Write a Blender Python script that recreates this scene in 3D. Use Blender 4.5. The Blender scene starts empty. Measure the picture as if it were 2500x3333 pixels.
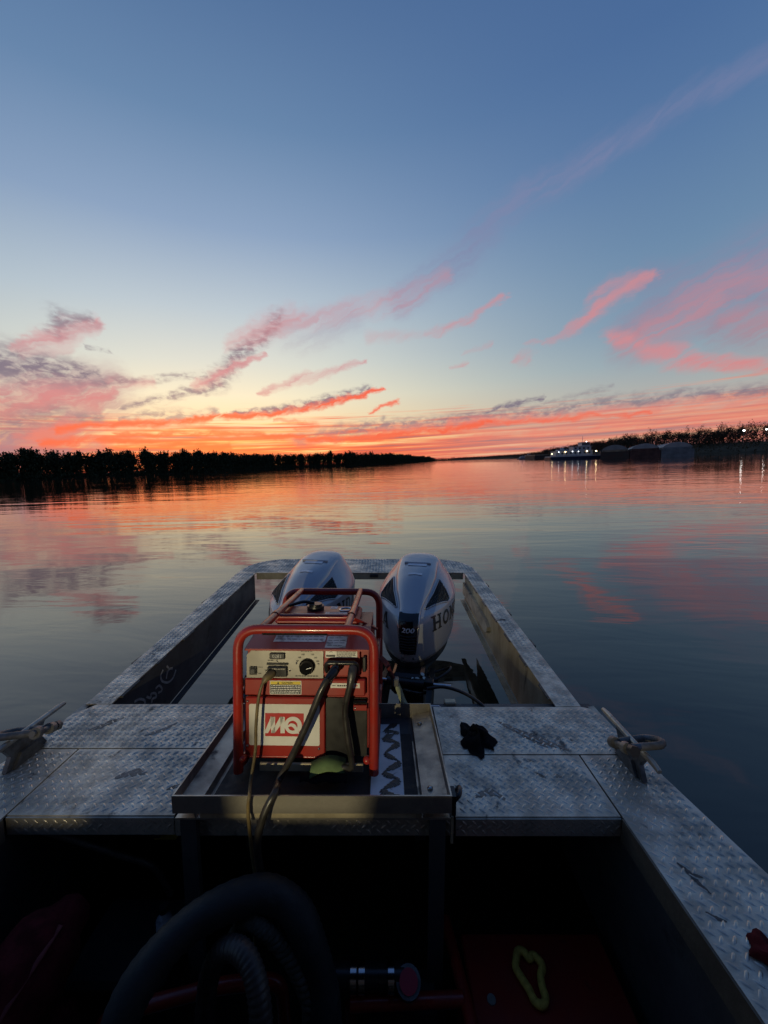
import bpy, math, random
import numpy as np
from mathutils import Matrix, Vector, Euler
from mathutils.bvhtree import BVHTree
from mathutils import noise as mnoise

R = math.radians
random.seed(7)
rng = np.random.default_rng(11)
scene = bpy.context.scene
col = scene.collection

# ------------------------------------------------------------------ camera, sky, light, exposure
# The boat lists a little to starboard and squats at the stern: BOAT maps boat space (deck = z 0) to the world (water = z 0).
BOAT = Matrix.Translation((0, 0, 0.62)) @ Matrix.Rotation(R(2.2), 4, 'Y') @ Matrix.Rotation(R(-1.1), 4, 'X')
cam_data = bpy.data.cameras.new('camera')
cam = bpy.data.objects.new('camera', cam_data)
col.objects.link(cam)
cam_data.sensor_fit = 'VERTICAL'
cam_data.sensor_height = 36.0
cam_data.lens = 385.2 / 1024 * 36.0
cam_data.clip_start = 0.02
cam_data.clip_end = 9000
cam.matrix_world = BOAT @ Matrix.Translation((0, 0, 1.08)) @ Matrix.Rotation(R(90 - 6.2), 4, 'X')
scene.camera = cam

scene.view_settings.view_transform = 'Standard'
scene.view_settings.look = 'None'
scene.view_settings.exposure = 0.0
scene.view_settings.gamma = 1.0
scene.view_settings.use_curve_mapping = False


def lin(r, g, b):
    f = lambda c: c / 12.92 if c <= 0.04045 else ((c + 0.055) / 1.055) ** 2.4
    return (f(r / 255), f(g / 255), f(b / 255), 1.0)


class NT:
    """tiny helper to write node trees as expressions"""
    def __init__(self, tree):
        self.t = tree

    def n(self, kind, **props):
        nd = self.t.nodes.new(kind)
        for k, v in props.items():
            setattr(nd, k, v)
        return nd

    def put(self, sock, v):
        if isinstance(v, bpy.types.NodeSocket):
            self.t.links.new(v, sock)
        elif v is not None:
            sock.default_value = v

    def math(self, op, a, b=None, c=None, clamp=False):
        nd = self.n('ShaderNodeMath', operation=op, use_clamp=clamp)
        for s, v in zip(nd.inputs, (a, b, c)):
            self.put(s, v)
        return nd.outputs[0]

    def vec(self, op, a, b=None, scale=None):
        nd = self.n('ShaderNodeVectorMath', operation=op)
        self.put(nd.inputs[0], a)
        if b is not None:
            self.put(nd.inputs[1], b)
        if scale is not None:
            self.put(nd.inputs['Scale'], scale)
        return nd.outputs['Value'] if op in ('DOT_PRODUCT', 'LENGTH') else nd.outputs['Vector']

    def mapr(self, v, a, b, c=0.0, d=1.0, smooth=True):
        nd = self.n('ShaderNodeMapRange', interpolation_type='SMOOTHSTEP' if smooth else 'LINEAR')
        self.put(nd.inputs[0], v)
        for i, x in enumerate((a, b, c, d)):
            self.put(nd.inputs[1 + i], x)
        return nd.outputs[0]

    def noise(self, v, scale, detail=4.0, rough=0.55, dist=0.0):
        nd = self.n('ShaderNodeTexNoise')
        self.put(nd.inputs['Vector'], v)
        nd.inputs['Scale'].default_value = scale
        nd.inputs['Detail'].default_value = detail
        nd.inputs['Roughness'].default_value = rough
        nd.inputs['Distortion'].default_value = dist
        return nd.outputs

    def ramp(self, f, stops, interp='LINEAR'):
        nd = self.n('ShaderNodeValToRGB')
        cr = nd.color_ramp
        cr.interpolation = interp
        while len(cr.elements) < len(stops):
            cr.elements.new(0.5)
        for e, (p, c) in zip(cr.elements, stops):
            e.position = p
            e.color = c
        self.put(nd.inputs[0], f)
        return nd.outputs[0]

    def mix(self, f, a, b, blend='MIX'):
        nd = self.n('ShaderNodeMix', data_type='RGBA', blend_type=blend)
        self.put(nd.inputs[0], f)
        self.put(nd.inputs[6], a)
        self.put(nd.inputs[7], b)
        return nd.outputs[2]

    def xyz(self, x, y, z):
        nd = self.n('ShaderNodeCombineXYZ')
        for s, v in zip(nd.inputs, (x, y, z)):
            self.put(s, v)
        return nd.outputs[0]

    def sep(self, v):
        nd = self.n('ShaderNodeSeparateXYZ')
        self.put(nd.inputs[0], v)
        return nd.outputs


# streaks of cloud: points (azimuth*cos(elevation), elevation, half width), degrees from the look-out over the stern
CLOUDS = {
 'mauve': [
  ([(2.64,21.06,1.2),(10.13,25.21,1.5),(15.51,29.24,1.2),(23.92,31.98,0.96)],0.5),
  ([(23.92,31.98,0.96),(30.25,32.68,0.72),(36.55,32.87,0.72)],0.36),
  ([(31.77,13.59,2.0),(35.85,16.12,2.5),(39.65,16.95,3.0),(44.05,16.89,2.4)],0.7),
  ([(36.37,15.56,1.6),(40.56,13.26,2.0),(45.46,11.63,2.0)],0.65),
  ([(31.51,19.13,1.1),(35.55,18.9,0.9)],0.35),
  ([(-44.69,8.48,2.8),(-39.03,8.24,3.25),(-34.22,9.32,2.16)],0.9),
  ([(-45.42,5.05,3.0),(-40.09,4.71,2.25),(-36.88,4.24,1.3)],0.85),
  ([(-11.01,17.67,1.8),(-3.54,19.37,1.2)],0.3),
 ],
 'grey': [
  ([(-24.55,9.81,0.4),(-21.84,11.35,0.96),(-17.86,14.91,0.84),(-12.81,19.51,0.78)],0.8),
  ([(-37.66,15.15,0.6),(-36.52,16.42,1.04),(-33.97,17.06,0.56)],0.75),
  ([(-43.82,11.83,1.7),(-40.16,11.44,1.5),(-35.5,11.33,0.8)],0.95),
  ([(-44.56,7.6,1.3),(-41.59,6.87,1.1),(-37.97,7.56,0.6)],0.55),
  ([(-40.95,9.75,0.9),(-37.43,10.07,1.1),(-33.46,10.81,0.45),(-30.61,11.23,0.3)],0.75),
  ([(-30.61,11.23,0.3),(-23.39,11.9,0.36)],0.6),
  ([(-32.65,8.04,0.24),(-29.11,8.96,0.48),(-23.66,10.3,0.45),(-21.46,11.93,0.36)],0.75),
  ([(-20.7,7.44,0.24),(-12.09,8.18,0.54),(-6.2,9.23,0.54),(-1.87,10.38,0.42)],0.95),
  ([(-32.93,6.46,0.3),(-29.47,6.83,0.84),(-22.41,7.54,0.36)],0.6),
  ([(-9.83,4.3,0.36),(2.26,5.54,0.72),(11.5,5.72,0.6),(28.88,6.31,0.6),(45.31,5.89,0.6)],0.7),
  ([(14.03,6.32,0.18),(18.89,7.25,0.48),(22.05,7.81,0.24)],0.85),
  ([(22.1,7.09,0.24),(26.7,7.67,0.4),(30.19,8.2,0.3)],0.4),
  ([(-34.78,14.2,0.2),(-33.01,14.18,0.2)],0.6),
  ([(-12.48,3.72,0.7),(-4.49,4.81,0.98),(0.27,6.28,0.42)],0.6),
  ([(-43.88,6.04,1.2),(-39.52,5.73,1.1),(-36.05,6.63,0.6)],0.6),
 ],
 'pink': [
  ([(-10.25,18.95,0.72),(-3.47,20.35,1.08),(3.25,21.39,1.1),(8.51,23.94,0.7)],0.42),
  ([(21.67,14.06,0.25),(24.95,15.96,0.65),(27.28,18.06,1.1),(29.39,18.97,0.96),(31.88,19.33,0.4)],0.75),
  ([(28.94,13.96,0.7),(32.94,11.91,1.0),(36.65,10.03,0.8),(39.96,8.97,0.6),(45.67,7.61,0.45)],0.78),
  ([(32.69,13.41,1.5),(35.75,14.84,1.5),(38.53,15.86,1.25)],0.45),
  ([(34.24,14.27,1.3),(35.85,16.12,1.5),(38.84,17.37,1.2),(44.05,16.89,1.2)],0.36),
  ([(39.72,13.89,1.04),(45.46,11.63,1.04)],0.25),
  ([(5.99,17.17,0.36),(11.72,18.33,0.4),(15.84,20.54,0.35)],0.6),
  ([(-1.2,17.19,0.6),(5.99,17.17,0.36)],0.25),
  ([(-16.51,10.14,0.24),(-11.73,11.63,0.54),(-7.21,12.71,0.48),(-1.99,14.29,0.24)],0.7),
  ([(-24.98,10.48,0.36),(-22.35,11.61,0.6),(-18.67,13.47,0.48),(-15.25,14.96,0.24)],0.75),
  ([(-19.42,15.65,0.6),(-15.72,17.49,1.32),(-10.72,19.85,1.1)],0.55),
  ([(-40.8,13.04,0.4),(-38.51,14.13,0.8),(-35.53,15.83,0.88),(-33.12,17.2,0.4)],0.75),
  ([(-43.49,7.91,1.3),(-39.65,8.92,1.3),(-36.03,8.94,1.1),(-33.18,10.01,0.48)],0.8),
  ([(-33.49,10.65,0.5),(-29.69,11.09,0.48)],0.5),
  ([(-41.25,4.69,1.0),(-38.4,5.26,1.1)],0.7),
  ([(18.24,13.0,0.45),(19.95,12.91,0.7)],0.6),
  ([(11.31,14.17,0.18),(15.14,15.43,0.25)],0.5),
  ([(9.17,12.57,0.18),(11.48,12.87,0.24)],0.6),
  ([(20.06,14.72,0.24),(22.33,13.97,0.15)],0.3),
  ([(-12.51,3.39,0.48),(4.92,4.97,0.56),(23.61,5.36,0.54)],0.7),
  ([(23.61,5.36,0.54),(36.03,5.21,0.5),(45.46,4.8,0.6)],0.5),
  ([(11.51,3.14,0.48),(29.07,3.69,0.48),(45.67,3.06,0.5)],0.5),
 ],
 'red': [
  ([(-27.43,6.76,0.24),(-17.16,7.21,0.42),(-8.21,8.39,0.42),(0.1,10.25,0.28)],1.0),
  ([(-39.61,5.23,0.4),(-31.59,5.94,0.45),(-23.62,6.93,0.36)],0.9),
  ([(-2.02,7.33,0.18),(2.35,8.57,0.36)],0.8),
  ([(-17.46,4.46,0.3),(-4.56,3.62,0.56),(4.91,4.44,0.42),(14.69,4.89,0.36)],0.9),
  ([(14.69,4.89,0.36),(23.62,5.06,0.36),(33.84,4.81,0.2)],0.6),
  ([(-34.17,4.53,0.3),(-25.52,5.14,0.42),(-13.74,4.07,0.3)],0.8),
  ([(-40.61,3.95,0.45),(-31.92,3.7,0.6),(-21.21,3.15,0.56)],0.85),
  ([(-14.76,6.64,0.28),(-9.06,5.91,0.35),(-12.35,5.33,0.24)],0.5),
 ],
}


SKY_GAIN = 0.96
world = bpy.data.worlds.new('World')
scene.world = world
world.use_nodes = True
world.node_tree.nodes.clear()


def build_sky():
    N = NT(world.node_tree)
    D = N.n('ShaderNodeTexCoord').outputs['Generated']
    dx, dy, dz = N.sep(D)
    el = N.math('MULTIPLY', N.math('ARCSINE', dz), 180 / math.pi)
    az = N.math('MULTIPLY', N.math('ARCTAN2', dx, dy), 180 / math.pi)
    cosel = N.math('SQRT', N.math('SUBTRACT', 1.0, N.math('MULTIPLY', dz, dz), clamp=True))
    X = N.math('MULTIPLY', az, cosel)
    P0 = N.xyz(X, el, 0.0)
    # clear-sky colour, by height, towards the glow / beside it / away from it
    t = N.math('DIVIDE', el, 60.0, clamp=True)
    glow = N.ramp(t, [(0.0, lin(240, 150, 112)), (0.06, lin(248, 190, 140)), (0.11, lin(250, 226, 180)), (0.16, lin(243, 234, 203)), (0.23, lin(219, 222, 211)),
                      (0.33, lin(188, 202, 211)), (0.47, lin(140, 164, 195)), (0.62, lin(103, 135, 173)), (0.76, lin(82, 114, 157)), (1.0, lin(62, 92, 140))])
    side = N.ramp(t, [(0.0, lin(226, 152, 128)), (0.06, lin(206, 166, 150)), (0.12, lin(172, 174, 172)), (0.18, lin(146, 166, 178)),
                      (0.25, lin(124, 151, 175)), (0.38, lin(104, 136, 170)), (0.53, lin(84, 118, 162)), (0.65, lin(72, 106, 154)), (1.0, lin(58, 88, 138))])
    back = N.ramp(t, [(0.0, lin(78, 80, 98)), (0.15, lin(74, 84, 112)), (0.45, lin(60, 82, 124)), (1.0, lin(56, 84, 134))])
    daz = N.math('ABSOLUTE', N.math('SUBTRACT', az, -24.0))
    daz = N.math('MINIMUM', daz, N.math('SUBTRACT', 360.0, daz))
    c = N.mix(N.mapr(daz, 4, 62), glow, side)
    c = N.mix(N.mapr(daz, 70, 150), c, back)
    # the low band of streaks along the horizon
    lx = N.math('MULTIPLY', X, 0.045)
    ly = N.math('MULTIPLY', N.math('ADD', el, N.math('MULTIPLY', X, -0.006)), 1.5)
    bn = N.noise(N.xyz(lx, ly, 3.1), 1.0, 5, 0.62, 0.35)[0]
    bn = N.math('MULTIPLY_ADD', N.math('SUBTRACT', bn, 0.5), 1.7, 0.5, clamp=True)
    warm = N.ramp(bn, [(0.20, lin(140, 98, 112)), (0.34, lin(210, 92, 82)), (0.45, lin(242, 98, 72)), (0.55, lin(250, 124, 82)), (0.64, lin(252, 178, 112)), (0.76, lin(255, 226, 160))])
    pinkish = N.ramp(bn, [(0.22, lin(152, 124, 130)), (0.38, lin(196, 124, 120)), (0.50, lin(222, 132, 116)), (0.64, lin(230, 156, 130)), (0.80, lin(236, 186, 156))])
    dull = N.ramp(bn, [(0.30, lin(126, 112, 128)), (0.50, lin(150, 122, 134)), (0.70, lin(168, 134, 138))])
    bandc = N.mix(N.mapr(daz, 20, 45), warm, pinkish)
    bandc = N.mix(N.mapr(az, -36, -50), bandc, N.mix(0.55, warm, dull))
    bandc = N.mix(N.mapr(daz, 75, 125), bandc, dull)
    top = N.math('MULTIPLY_ADD', N.noise(N.xyz(lx, ly, 9.0), 1.6, 3)[0], 9.0, 1.2)
    bandm = N.mapr(N.math('SUBTRACT', el, top), 1.4, -1.2, 0.0, 0.97)
    bandm = N.math('MULTIPLY', bandm, N.mapr(daz, 170, 90, 0.25, 1.0))
    gap = N.noise(N.xyz(lx, ly, 17.0), 1.35, 4, 0.55, 0.3)[0]
    bandm = N.math('MULTIPLY', bandm, N.mapr(N.math('ADD', gap, N.mapr(el, 5.0, 1.0, 0.0, 0.12)), 0.36, 0.56, 0.30, 1.0))
    c = N.mix(bandm, c, bandc)
    # below the horizon (never seen past the water)
    c = N.mix(N.mapr(el, -0.3, -3.0), c, lin(60, 60, 62))
    # warp the plane of the clouds so that no streak is ruled
    w1 = N.noise(P0, 0.11, 3)[1]
    w2 = N.noise(P0, 0.5, 3, 0.5)[1]
    P = N.vec('ADD', P0, N.vec('MULTIPLY', N.vec('SUBTRACT', w1, (0.5, 0.5, 0.5)), (2.6, 1.6, 0)))
    P = N.vec('ADD', P, N.vec('MULTIPLY', N.vec('SUBTRACT', w2, (0.5, 0.5, 0.5)), (3.0, 1.3, 0)))
    w3 = N.noise(N.vec('MULTIPLY', P0, (0.6, 1.5, 0)), 1.5, 3, 0.55)[1]
    P = N.vec('ADD', P, N.vec('MULTIPLY', N.vec('SUBTRACT', w3, (0.5, 0.5, 0.5)), (1.3, 0.55, 0)))
    P = N.vec('MULTIPLY', P, (1, 1, 0))
    ca, sa = math.cos(R(24)), math.sin(R(24))
    along = N.vec('DOT_PRODUCT', P, (ca * 0.10, sa * 0.10, 0))
    across = N.vec('DOT_PRODUCT', P, (-sa * 0.95, ca * 0.95, 0))
    fib = N.noise(N.xyz(along, across, 0.0), 1.0, 5, 0.56, 0.35)[0]
    fib = N.mapr(fib, 0.28, 0.68, 0.30, 1.2)
    mot = N.noise(N.vec('MULTIPLY', P0, (0.8, 1.6, 0)), 0.9, 5, 0.58, 0.4)[0]
    mot = N.mapr(mot, 0.34, 0.62, 0.15, 1.15)

    def clouds(c, keep):
        """lay the streaks of one sector of the sky over its clear colour"""
        masks = {}
        Q = P                                   # each streak waits for the one before it (a vanishing offset), so the shader needs little memory
        for key, streaks in CLOUDS.items():
            acc = None
            soft = {'mauve': 2.3, 'grey': 2.0, 'pink': 2.1, 'red': 1.8}[key]
            for pts, dens in streaks:
                for (x0, y0, h0), (x1, y1, h1) in zip(pts[:-1], pts[1:]):
                    if not keep(min(x0, x1) - 4, max(x0, x1) + 4):
                        continue
                    V = Vector((x1 - x0, y1 - y0, 0))
                    sub = N.vec('SUBTRACT', Q, (x0, y0, 0))
                    k = V / V.length_squared
                    tt = N.math('ADD', N.vec('DOT_PRODUCT', sub, (k.x, k.y, 0)), 0.0, clamp=True)
                    d = N.vec('LENGTH', N.vec('SUBTRACT', sub, N.vec('SCALE', (V.x, V.y, 0), scale=tt)))
                    wd = N.math('MULTIPLY_ADD', tt, (h1 - h0) * soft, h0 * soft)
                    m = N.mapr(N.math('DIVIDE', d, wd), 1.0, 0.0, 0.0, dens)
                    acc = m if acc is None else N.math('MAXIMUM', acc, m)
                    Q = N.vec('ADD', P, N.math('MULTIPLY', acc, 1e-7))
            if acc is None:
                continue
            tex = {'grey': mot, 'mauve': fib, 'pink': fib}.get(key) or N.mapr(fib, 0.2, 0.9, 0.5, 1.1)
            masks[key] = N.math('MULTIPLY', acc, tex, clamp=True)
        for key, colr in (('mauve', N.mix(N.mapr(el, 8, 26), lin(168, 126, 140), lin(130, 132, 168))), ('grey', lin(124, 114, 132)),
                          ('pink', N.mix(N.mapr(el, 3, 12), lin(236, 122, 108), lin(208, 138, 145))), ('red', lin(244, 98, 74))):
            if key in masks:
                c = N.mix(masks[key], c, colr)
        return c

    def background(c):
        bg = N.n('ShaderNodeBackground')
        N.put(bg.inputs[0], c)
        bg.inputs[1].default_value = SKY_GAIN
        return bg.outputs[0]

    def choose(f, s0, s1):
        mx = N.n('ShaderNodeMixShader')
        N.put(mx.inputs[0], f)
        N.t.links.new(s0, mx.inputs[1])
        N.t.links.new(s1, mx.inputs[2])
        return mx.outputs[0]

    def both(c1, c2):
        return N.math('MULTIPLY', c1, c2)
    ahead = both(both(N.math('LESS_THAN', el, 43.0), N.math('GREATER_THAN', el, 0.0)), N.math('LESS_THAN', N.math('ABSOLUTE', X), 56.0))
    sectors = [(-60, -18), (-18, 6), (6, 60)]
    sh = None
    for lo, hi in sectors:
        bk_ = background(clouds(c, lambda a, b, lo=lo, hi=hi: b > lo and a < hi))
        sh = bk_ if sh is None else choose(N.math('GREATER_THAN', X, float(lo)), sh, bk_)
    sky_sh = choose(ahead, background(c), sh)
    sky = N.n('ShaderNodeTexSky', sky_type='NISHITA', sun_disc=False)
    sky.sun_elevation = R(1.0)
    sky.sun_rotation = R(-24.0)
    sky.air_density = 1.0
    sky.dust_density = 1.5
    b2 = N.n('ShaderNodeBackground')
    N.put(b2.inputs[0], sky.outputs[0])
    b2.inputs[1].default_value = 0.02
    add = N.n('ShaderNodeAddShader')
    N.t.links.new(sky_sh, add.inputs[0])
    N.t.links.new(b2.outputs[0], add.inputs[1])
    out = N.n('ShaderNodeOutputWorld')
    N.t.links.new(add.outputs[0], out.inputs[0])


build_sky()
world.cycles.sampling_method = 'MANUAL'
world.cycles.sample_map_resolution = 512

sun_data = bpy.data.lights.new('sun', 'SUN')
sun_data.energy = 0.06           # after sunset: only a trace of direct glow over the trees
sun_data.angle = R(90)
sun_data.color = (1.0, 0.55, 0.35)
sun = bpy.data.objects.new('sun', sun_data)
col.objects.link(sun)
sun.rotation_euler = Vector((math.sin(R(-24)) * math.cos(R(1.5)), math.cos(R(-24)) * math.cos(R(1.5)), math.sin(R(1.5)))).to_track_quat('Z', 'Y').to_euler()

# the boat's own work lamp behind the look-out: it throws the warm light on the welder and the engines
lamp_data = bpy.data.lights.new('work_lamp', 'SPOT')
lamp_data.energy = 80.0
lamp_data.color = (1.0, 0.86, 0.52)
lamp_data.spot_size = R(74)
lamp_data.spot_blend = 0.55
lamp_data.shadow_soft_size = 0.006
lamp = bpy.data.objects.new('work_lamp', lamp_data)
col.objects.link(lamp)
lp, lt = Vector((-0.62, -0.55, 0.45)), Vector((0.02, 2.4, 0.22))
lamp.matrix_world = BOAT @ Matrix.Translation(lp) @ (lt - lp).to_track_quat('-Z', 'Y').to_matrix().to_4x4()

# ------------------------------------------------------------------ helpers
OFF = {}


class MB:
    def __init__(self):
        self.v, self.f, self.s = [], [], []

    def add(self, verts, faces, smooth=False):
        o = len(self.v)
        self.v += [tuple(p) for p in verts]
        self.f += [tuple(i + o for i in f) for f in faces]
        self.s += [smooth] * len(faces)
        return self

    def box(self, x0, x1, y0, y1, z0, z1, bevel=0.0):
        if bevel <= 0:
            v = [(x, y, z) for z in (z0, z1) for y in (y0, y1) for x in (x0, x1)]
            return self.add(v, [(0, 2, 3, 1), (4, 5, 7, 6), (0, 1, 5, 4), (2, 6, 7, 3), (0, 4, 6, 2), (1, 3, 7, 5)])
        b = bevel
        pts, idx = [], {}
        X, Y, Z = (x0, x1), (y0, y1), (z0, z1)
        for i in (0, 1):
            for j in (0, 1):
                for k in (0, 1):
                    sx, sy, sz = (b if i == 0 else -b), (b if j == 0 else -b), (b if k == 0 else -b)
                    idx[i, j, k, 'x'] = len(pts); pts.append((X[i], Y[j] + sy, Z[k] + sz))
                    idx[i, j, k, 'y'] = len(pts); pts.append((X[i] + sx, Y[j], Z[k] + sz))
                    idx[i, j, k, 'z'] = len(pts); pts.append((X[i] + sx, Y[j] + sy, Z[k]))
        F = []
        for i in (0, 1):
            q = [idx[i, 0, 0, 'x'], idx[i, 1, 0, 'x'], idx[i, 1, 1, 'x'], idx[i, 0, 1, 'x']]
            F.append(q if i else q[::-1])
            q = [idx[0, i, 0, 'y'], idx[0, i, 1, 'y'], idx[1, i, 1, 'y'], idx[1, i, 0, 'y']]
            F.append(q if i else q[::-1])
            q = [idx[0, 0, i, 'z'], idx[1, 0, i, 'z'], idx[1, 1, i, 'z'], idx[0, 1, i, 'z']]
            F.append(q if i else q[::-1])
        for i in (0, 1):
            for j in (0, 1):
                a = [idx[i, j, 0, 'x'], idx[i, j, 0, 'y'], idx[i, j, 1, 'y'], idx[i, j, 1, 'x']]
                F.append(a if (i + j) % 2 else a[::-1])
                a = [idx[i, 0, j, 'x'], idx[i, 0, j, 'z'], idx[i, 1, j, 'z'], idx[i, 1, j, 'x']]
                F.append(a[::-1] if (i + j) % 2 else a)
                a = [idx[0, i, j, 'y'], idx[0, i, j, 'z'], idx[1, i, j, 'z'], idx[1, i, j, 'y']]
                F.append(a if (i + j) % 2 else a[::-1])
                for k in (0, 1):
                    a = [idx[i, j, k, 'x'], idx[i, j, k, 'y'], idx[i, j, k, 'z']]
                    F.append(a[::-1] if (i + j + k) % 2 == 0 else a)
        return self.add(pts, F)

    def prism(self, poly, axis, a0, a1):
        """extrude a 2-D polygon along an axis ('x': poly is (y,z); 'y': (x,z); 'z': (x,y))"""
        n = len(poly)
        def P(p, a):
            return {'x': (a, p[0], p[1]), 'y': (p[0], a, p[1]), 'z': (p[0], p[1], a)}[axis]
        v = [P(p, a0) for p in poly] + [P(p, a1) for p in poly]
        f = [tuple(range(n))[::-1], tuple(range(n, 2 * n))] + [(i, (i + 1) % n, n + (i + 1) % n, n + i) for i in range(n)]
        return self.add(v, f)

    def tube(self, pts, r, seg=12, closed=False, cap=True, rib=None):
        pts = [Vector(p) for p in pts]
        n = len(pts)
        rad = r if hasattr(r, '__len__') else [r] * n
        v, f = [], []
        up = None
        for i in range(n):
            if closed:
                t = pts[(i + 1) % n] - pts[i - 1]
            else:
                t = pts[min(i + 1, n - 1)] - pts[max(i - 1, 0)]
            t.normalize()
            if up is None:
                up = t.orthogonal().normalized()
            up = (up - t * up.dot(t)).normalized()
            sd = t.cross(up)
            for k in range(seg):
                a = 2 * math.pi * k / seg
                v.append(pts[i] + (up * math.cos(a) + sd * math.sin(a)) * rad[i])
        m = n if closed else n - 1
        for i in range(m):
            j = (i + 1) % n
            for k in range(seg):
                l = (k + 1) % seg
                f.append((i * seg + k, i * seg + l, j * seg + l, j * seg + k))
        self.add(v, f, True)
        if cap and not closed:
            self.add(v[:seg], [tuple(range(seg))[::-1]])
            self.add(v[-seg:], [tuple(range(seg))])
        return self

    def cyl(self, a, b, r, seg=16, r2=None):
        return self.tube([a, b], [r, r if r2 is None else r2], seg)

    def disc(self, c, n, r, h, seg=20):
        n = Vector(n).normalized()
        return self.cyl(Vector(c), Vector(c) + n * h, r, seg)

    def ball(self, c, r, seg=12, rings=8, jitter=0.0):
        rx, ry, rz = r if hasattr(r, '__len__') else (r, r, r)
        v, f = [], []
        for i in range(rings + 1):
            p = math.pi * i / rings
            for k in range(seg):
                a = 2 * math.pi * k / seg
                j = 1 + random.uniform(-jitter, jitter)
                v.append((c[0] + rx * math.sin(p) * math.cos(a) * j, c[1] + ry * math.sin(p) * math.sin(a) * j, c[2] + rz * math.cos(p) * j))
        for i in range(rings):
            for k in range(seg):
                l = (k + 1) % seg
                f.append((i * seg + k, (i + 1) * seg + k, (i + 1) * seg + l, i * seg + l))
        return self.add(v, f, True)

    def mesh(self, name, mat=None, off=(0, 0, 0)):
        me = bpy.data.meshes.new(name)
        ox, oy, oz = off
        me.from_pydata([(p[0] - ox, p[1] - oy, p[2] - oz) for p in self.v], [], self.f)
        me.polygons.foreach_set('use_smooth', self.s)
        if mat:
            me.materials.append(mat)
        me.update()
        return me


def crom(pts, n=8):
    """Catmull-Rom through points"""
    p = [Vector(q) for q in pts]
    p = [p[0] * 2 - p[1]] + p + [p[-1] * 2 - p[-2]]
    out = []
    for i in range(1, len(p) - 2):
        for k in range(n):
            t = k / n
            out.append(0.5 * ((2 * p[i]) + (p[i + 1] - p[i - 1]) * t + (2 * p[i - 1] - 5 * p[i] + 4 * p[i + 1] - p[i + 2]) * t * t
                              + (3 * p[i] - p[i - 1] - 3 * p[i + 1] + p[i + 2]) * t ** 3))
    out.append(p[-2].copy())
    return out


def round_path(pts, r, n=6):
    """polyline with rounded corners"""
    p = [Vector(q) for q in pts]
    out = [p[0]]
    for a, b, c in zip(p[:-2], p[1:-1], p[2:]):
        d1, d2 = (a - b), (c - b)
        k = min(r, d1.length * 0.49, d2.length * 0.49)
        s, e = b + d1.normalized() * k, b + d2.normalized() * k
        for i in range(n + 1):
            t = i / n
            out.append(s * (1 - t) ** 2 + b * 2 * t * (1 - t) + e * t * t)
    out.append(p[-1])
    return out


def tag(o, label=None, cat=None, group=None, kind=None):
    for k, v in (('label', label), ('category', cat), ('group', group), ('kind', kind)):
        if v:
            o[k] = v
    return o


def thing(name, label, cat, loc=(0, 0, 0), group=None, frame='boat', rot=None, local=False):
    """an Empty at the thing's base; its parts are written in boat (or world) space, or in its own space if local"""
    o = bpy.data.objects.new(name, None)
    o.empty_display_size = 0.1
    col.objects.link(o)
    m = Matrix.Translation(loc)
    if rot:
        m = m @ Euler(rot).to_matrix().to_4x4()
    o.matrix_world = (BOAT @ m) if frame == 'boat' else m
    OFF[o.name] = (0, 0, 0) if local else tuple(loc)
    return tag(o, label, cat, group)


def part(mb, name, mat, parent, kind=None, label=None):
    off = OFF[parent.name]
    o = bpy.data.objects.new(name, mb.mesh(name, mat, off))
    col.objects.link(o)
    o.parent = parent
    OFF[o.name] = off
    return tag(o, label, kind=kind)


def solo(mb, name, mat, label, cat, loc, group=None, frame='boat', kind=None):
    o = bpy.data.objects.new(name, mb.mesh(name, mat, loc))
    col.objects.link(o)
    m = Matrix.Translation(loc)
    o.matrix_world = (BOAT @ m) if frame == 'boat' else m
    OFF[o.name] = tuple(loc)
    return tag(o, label, cat, group, kind)


def text_mb(s, size, place, thick=0.0, shear=0.0, bold=0.0):
    """flat lettering from the built-in font; place(x, y) -> point. x runs from 0 to the text's width, centred by the caller"""
    cu = bpy.data.curves.new('lettering', 'FONT')
    cu.body = s
    cu.size = size
    cu.shear = shear
    cu.offset = bold
    cu.align_x = 'CENTER'
    cu.align_y = 'CENTER'
    cu.resolution_u = 3
    ob = bpy.data.objects.new('lettering', cu)
    me = ob.to_mesh()
    mb = MB()
    mb.add([place(v.co.x, v.co.y) for v in me.vertices], [tuple(p.vertices) for p in me.polygons])
    ob.to_mesh_clear()
    bpy.data.objects.remove(ob)
    bpy.data.curves.remove(cu)
    return mb


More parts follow.
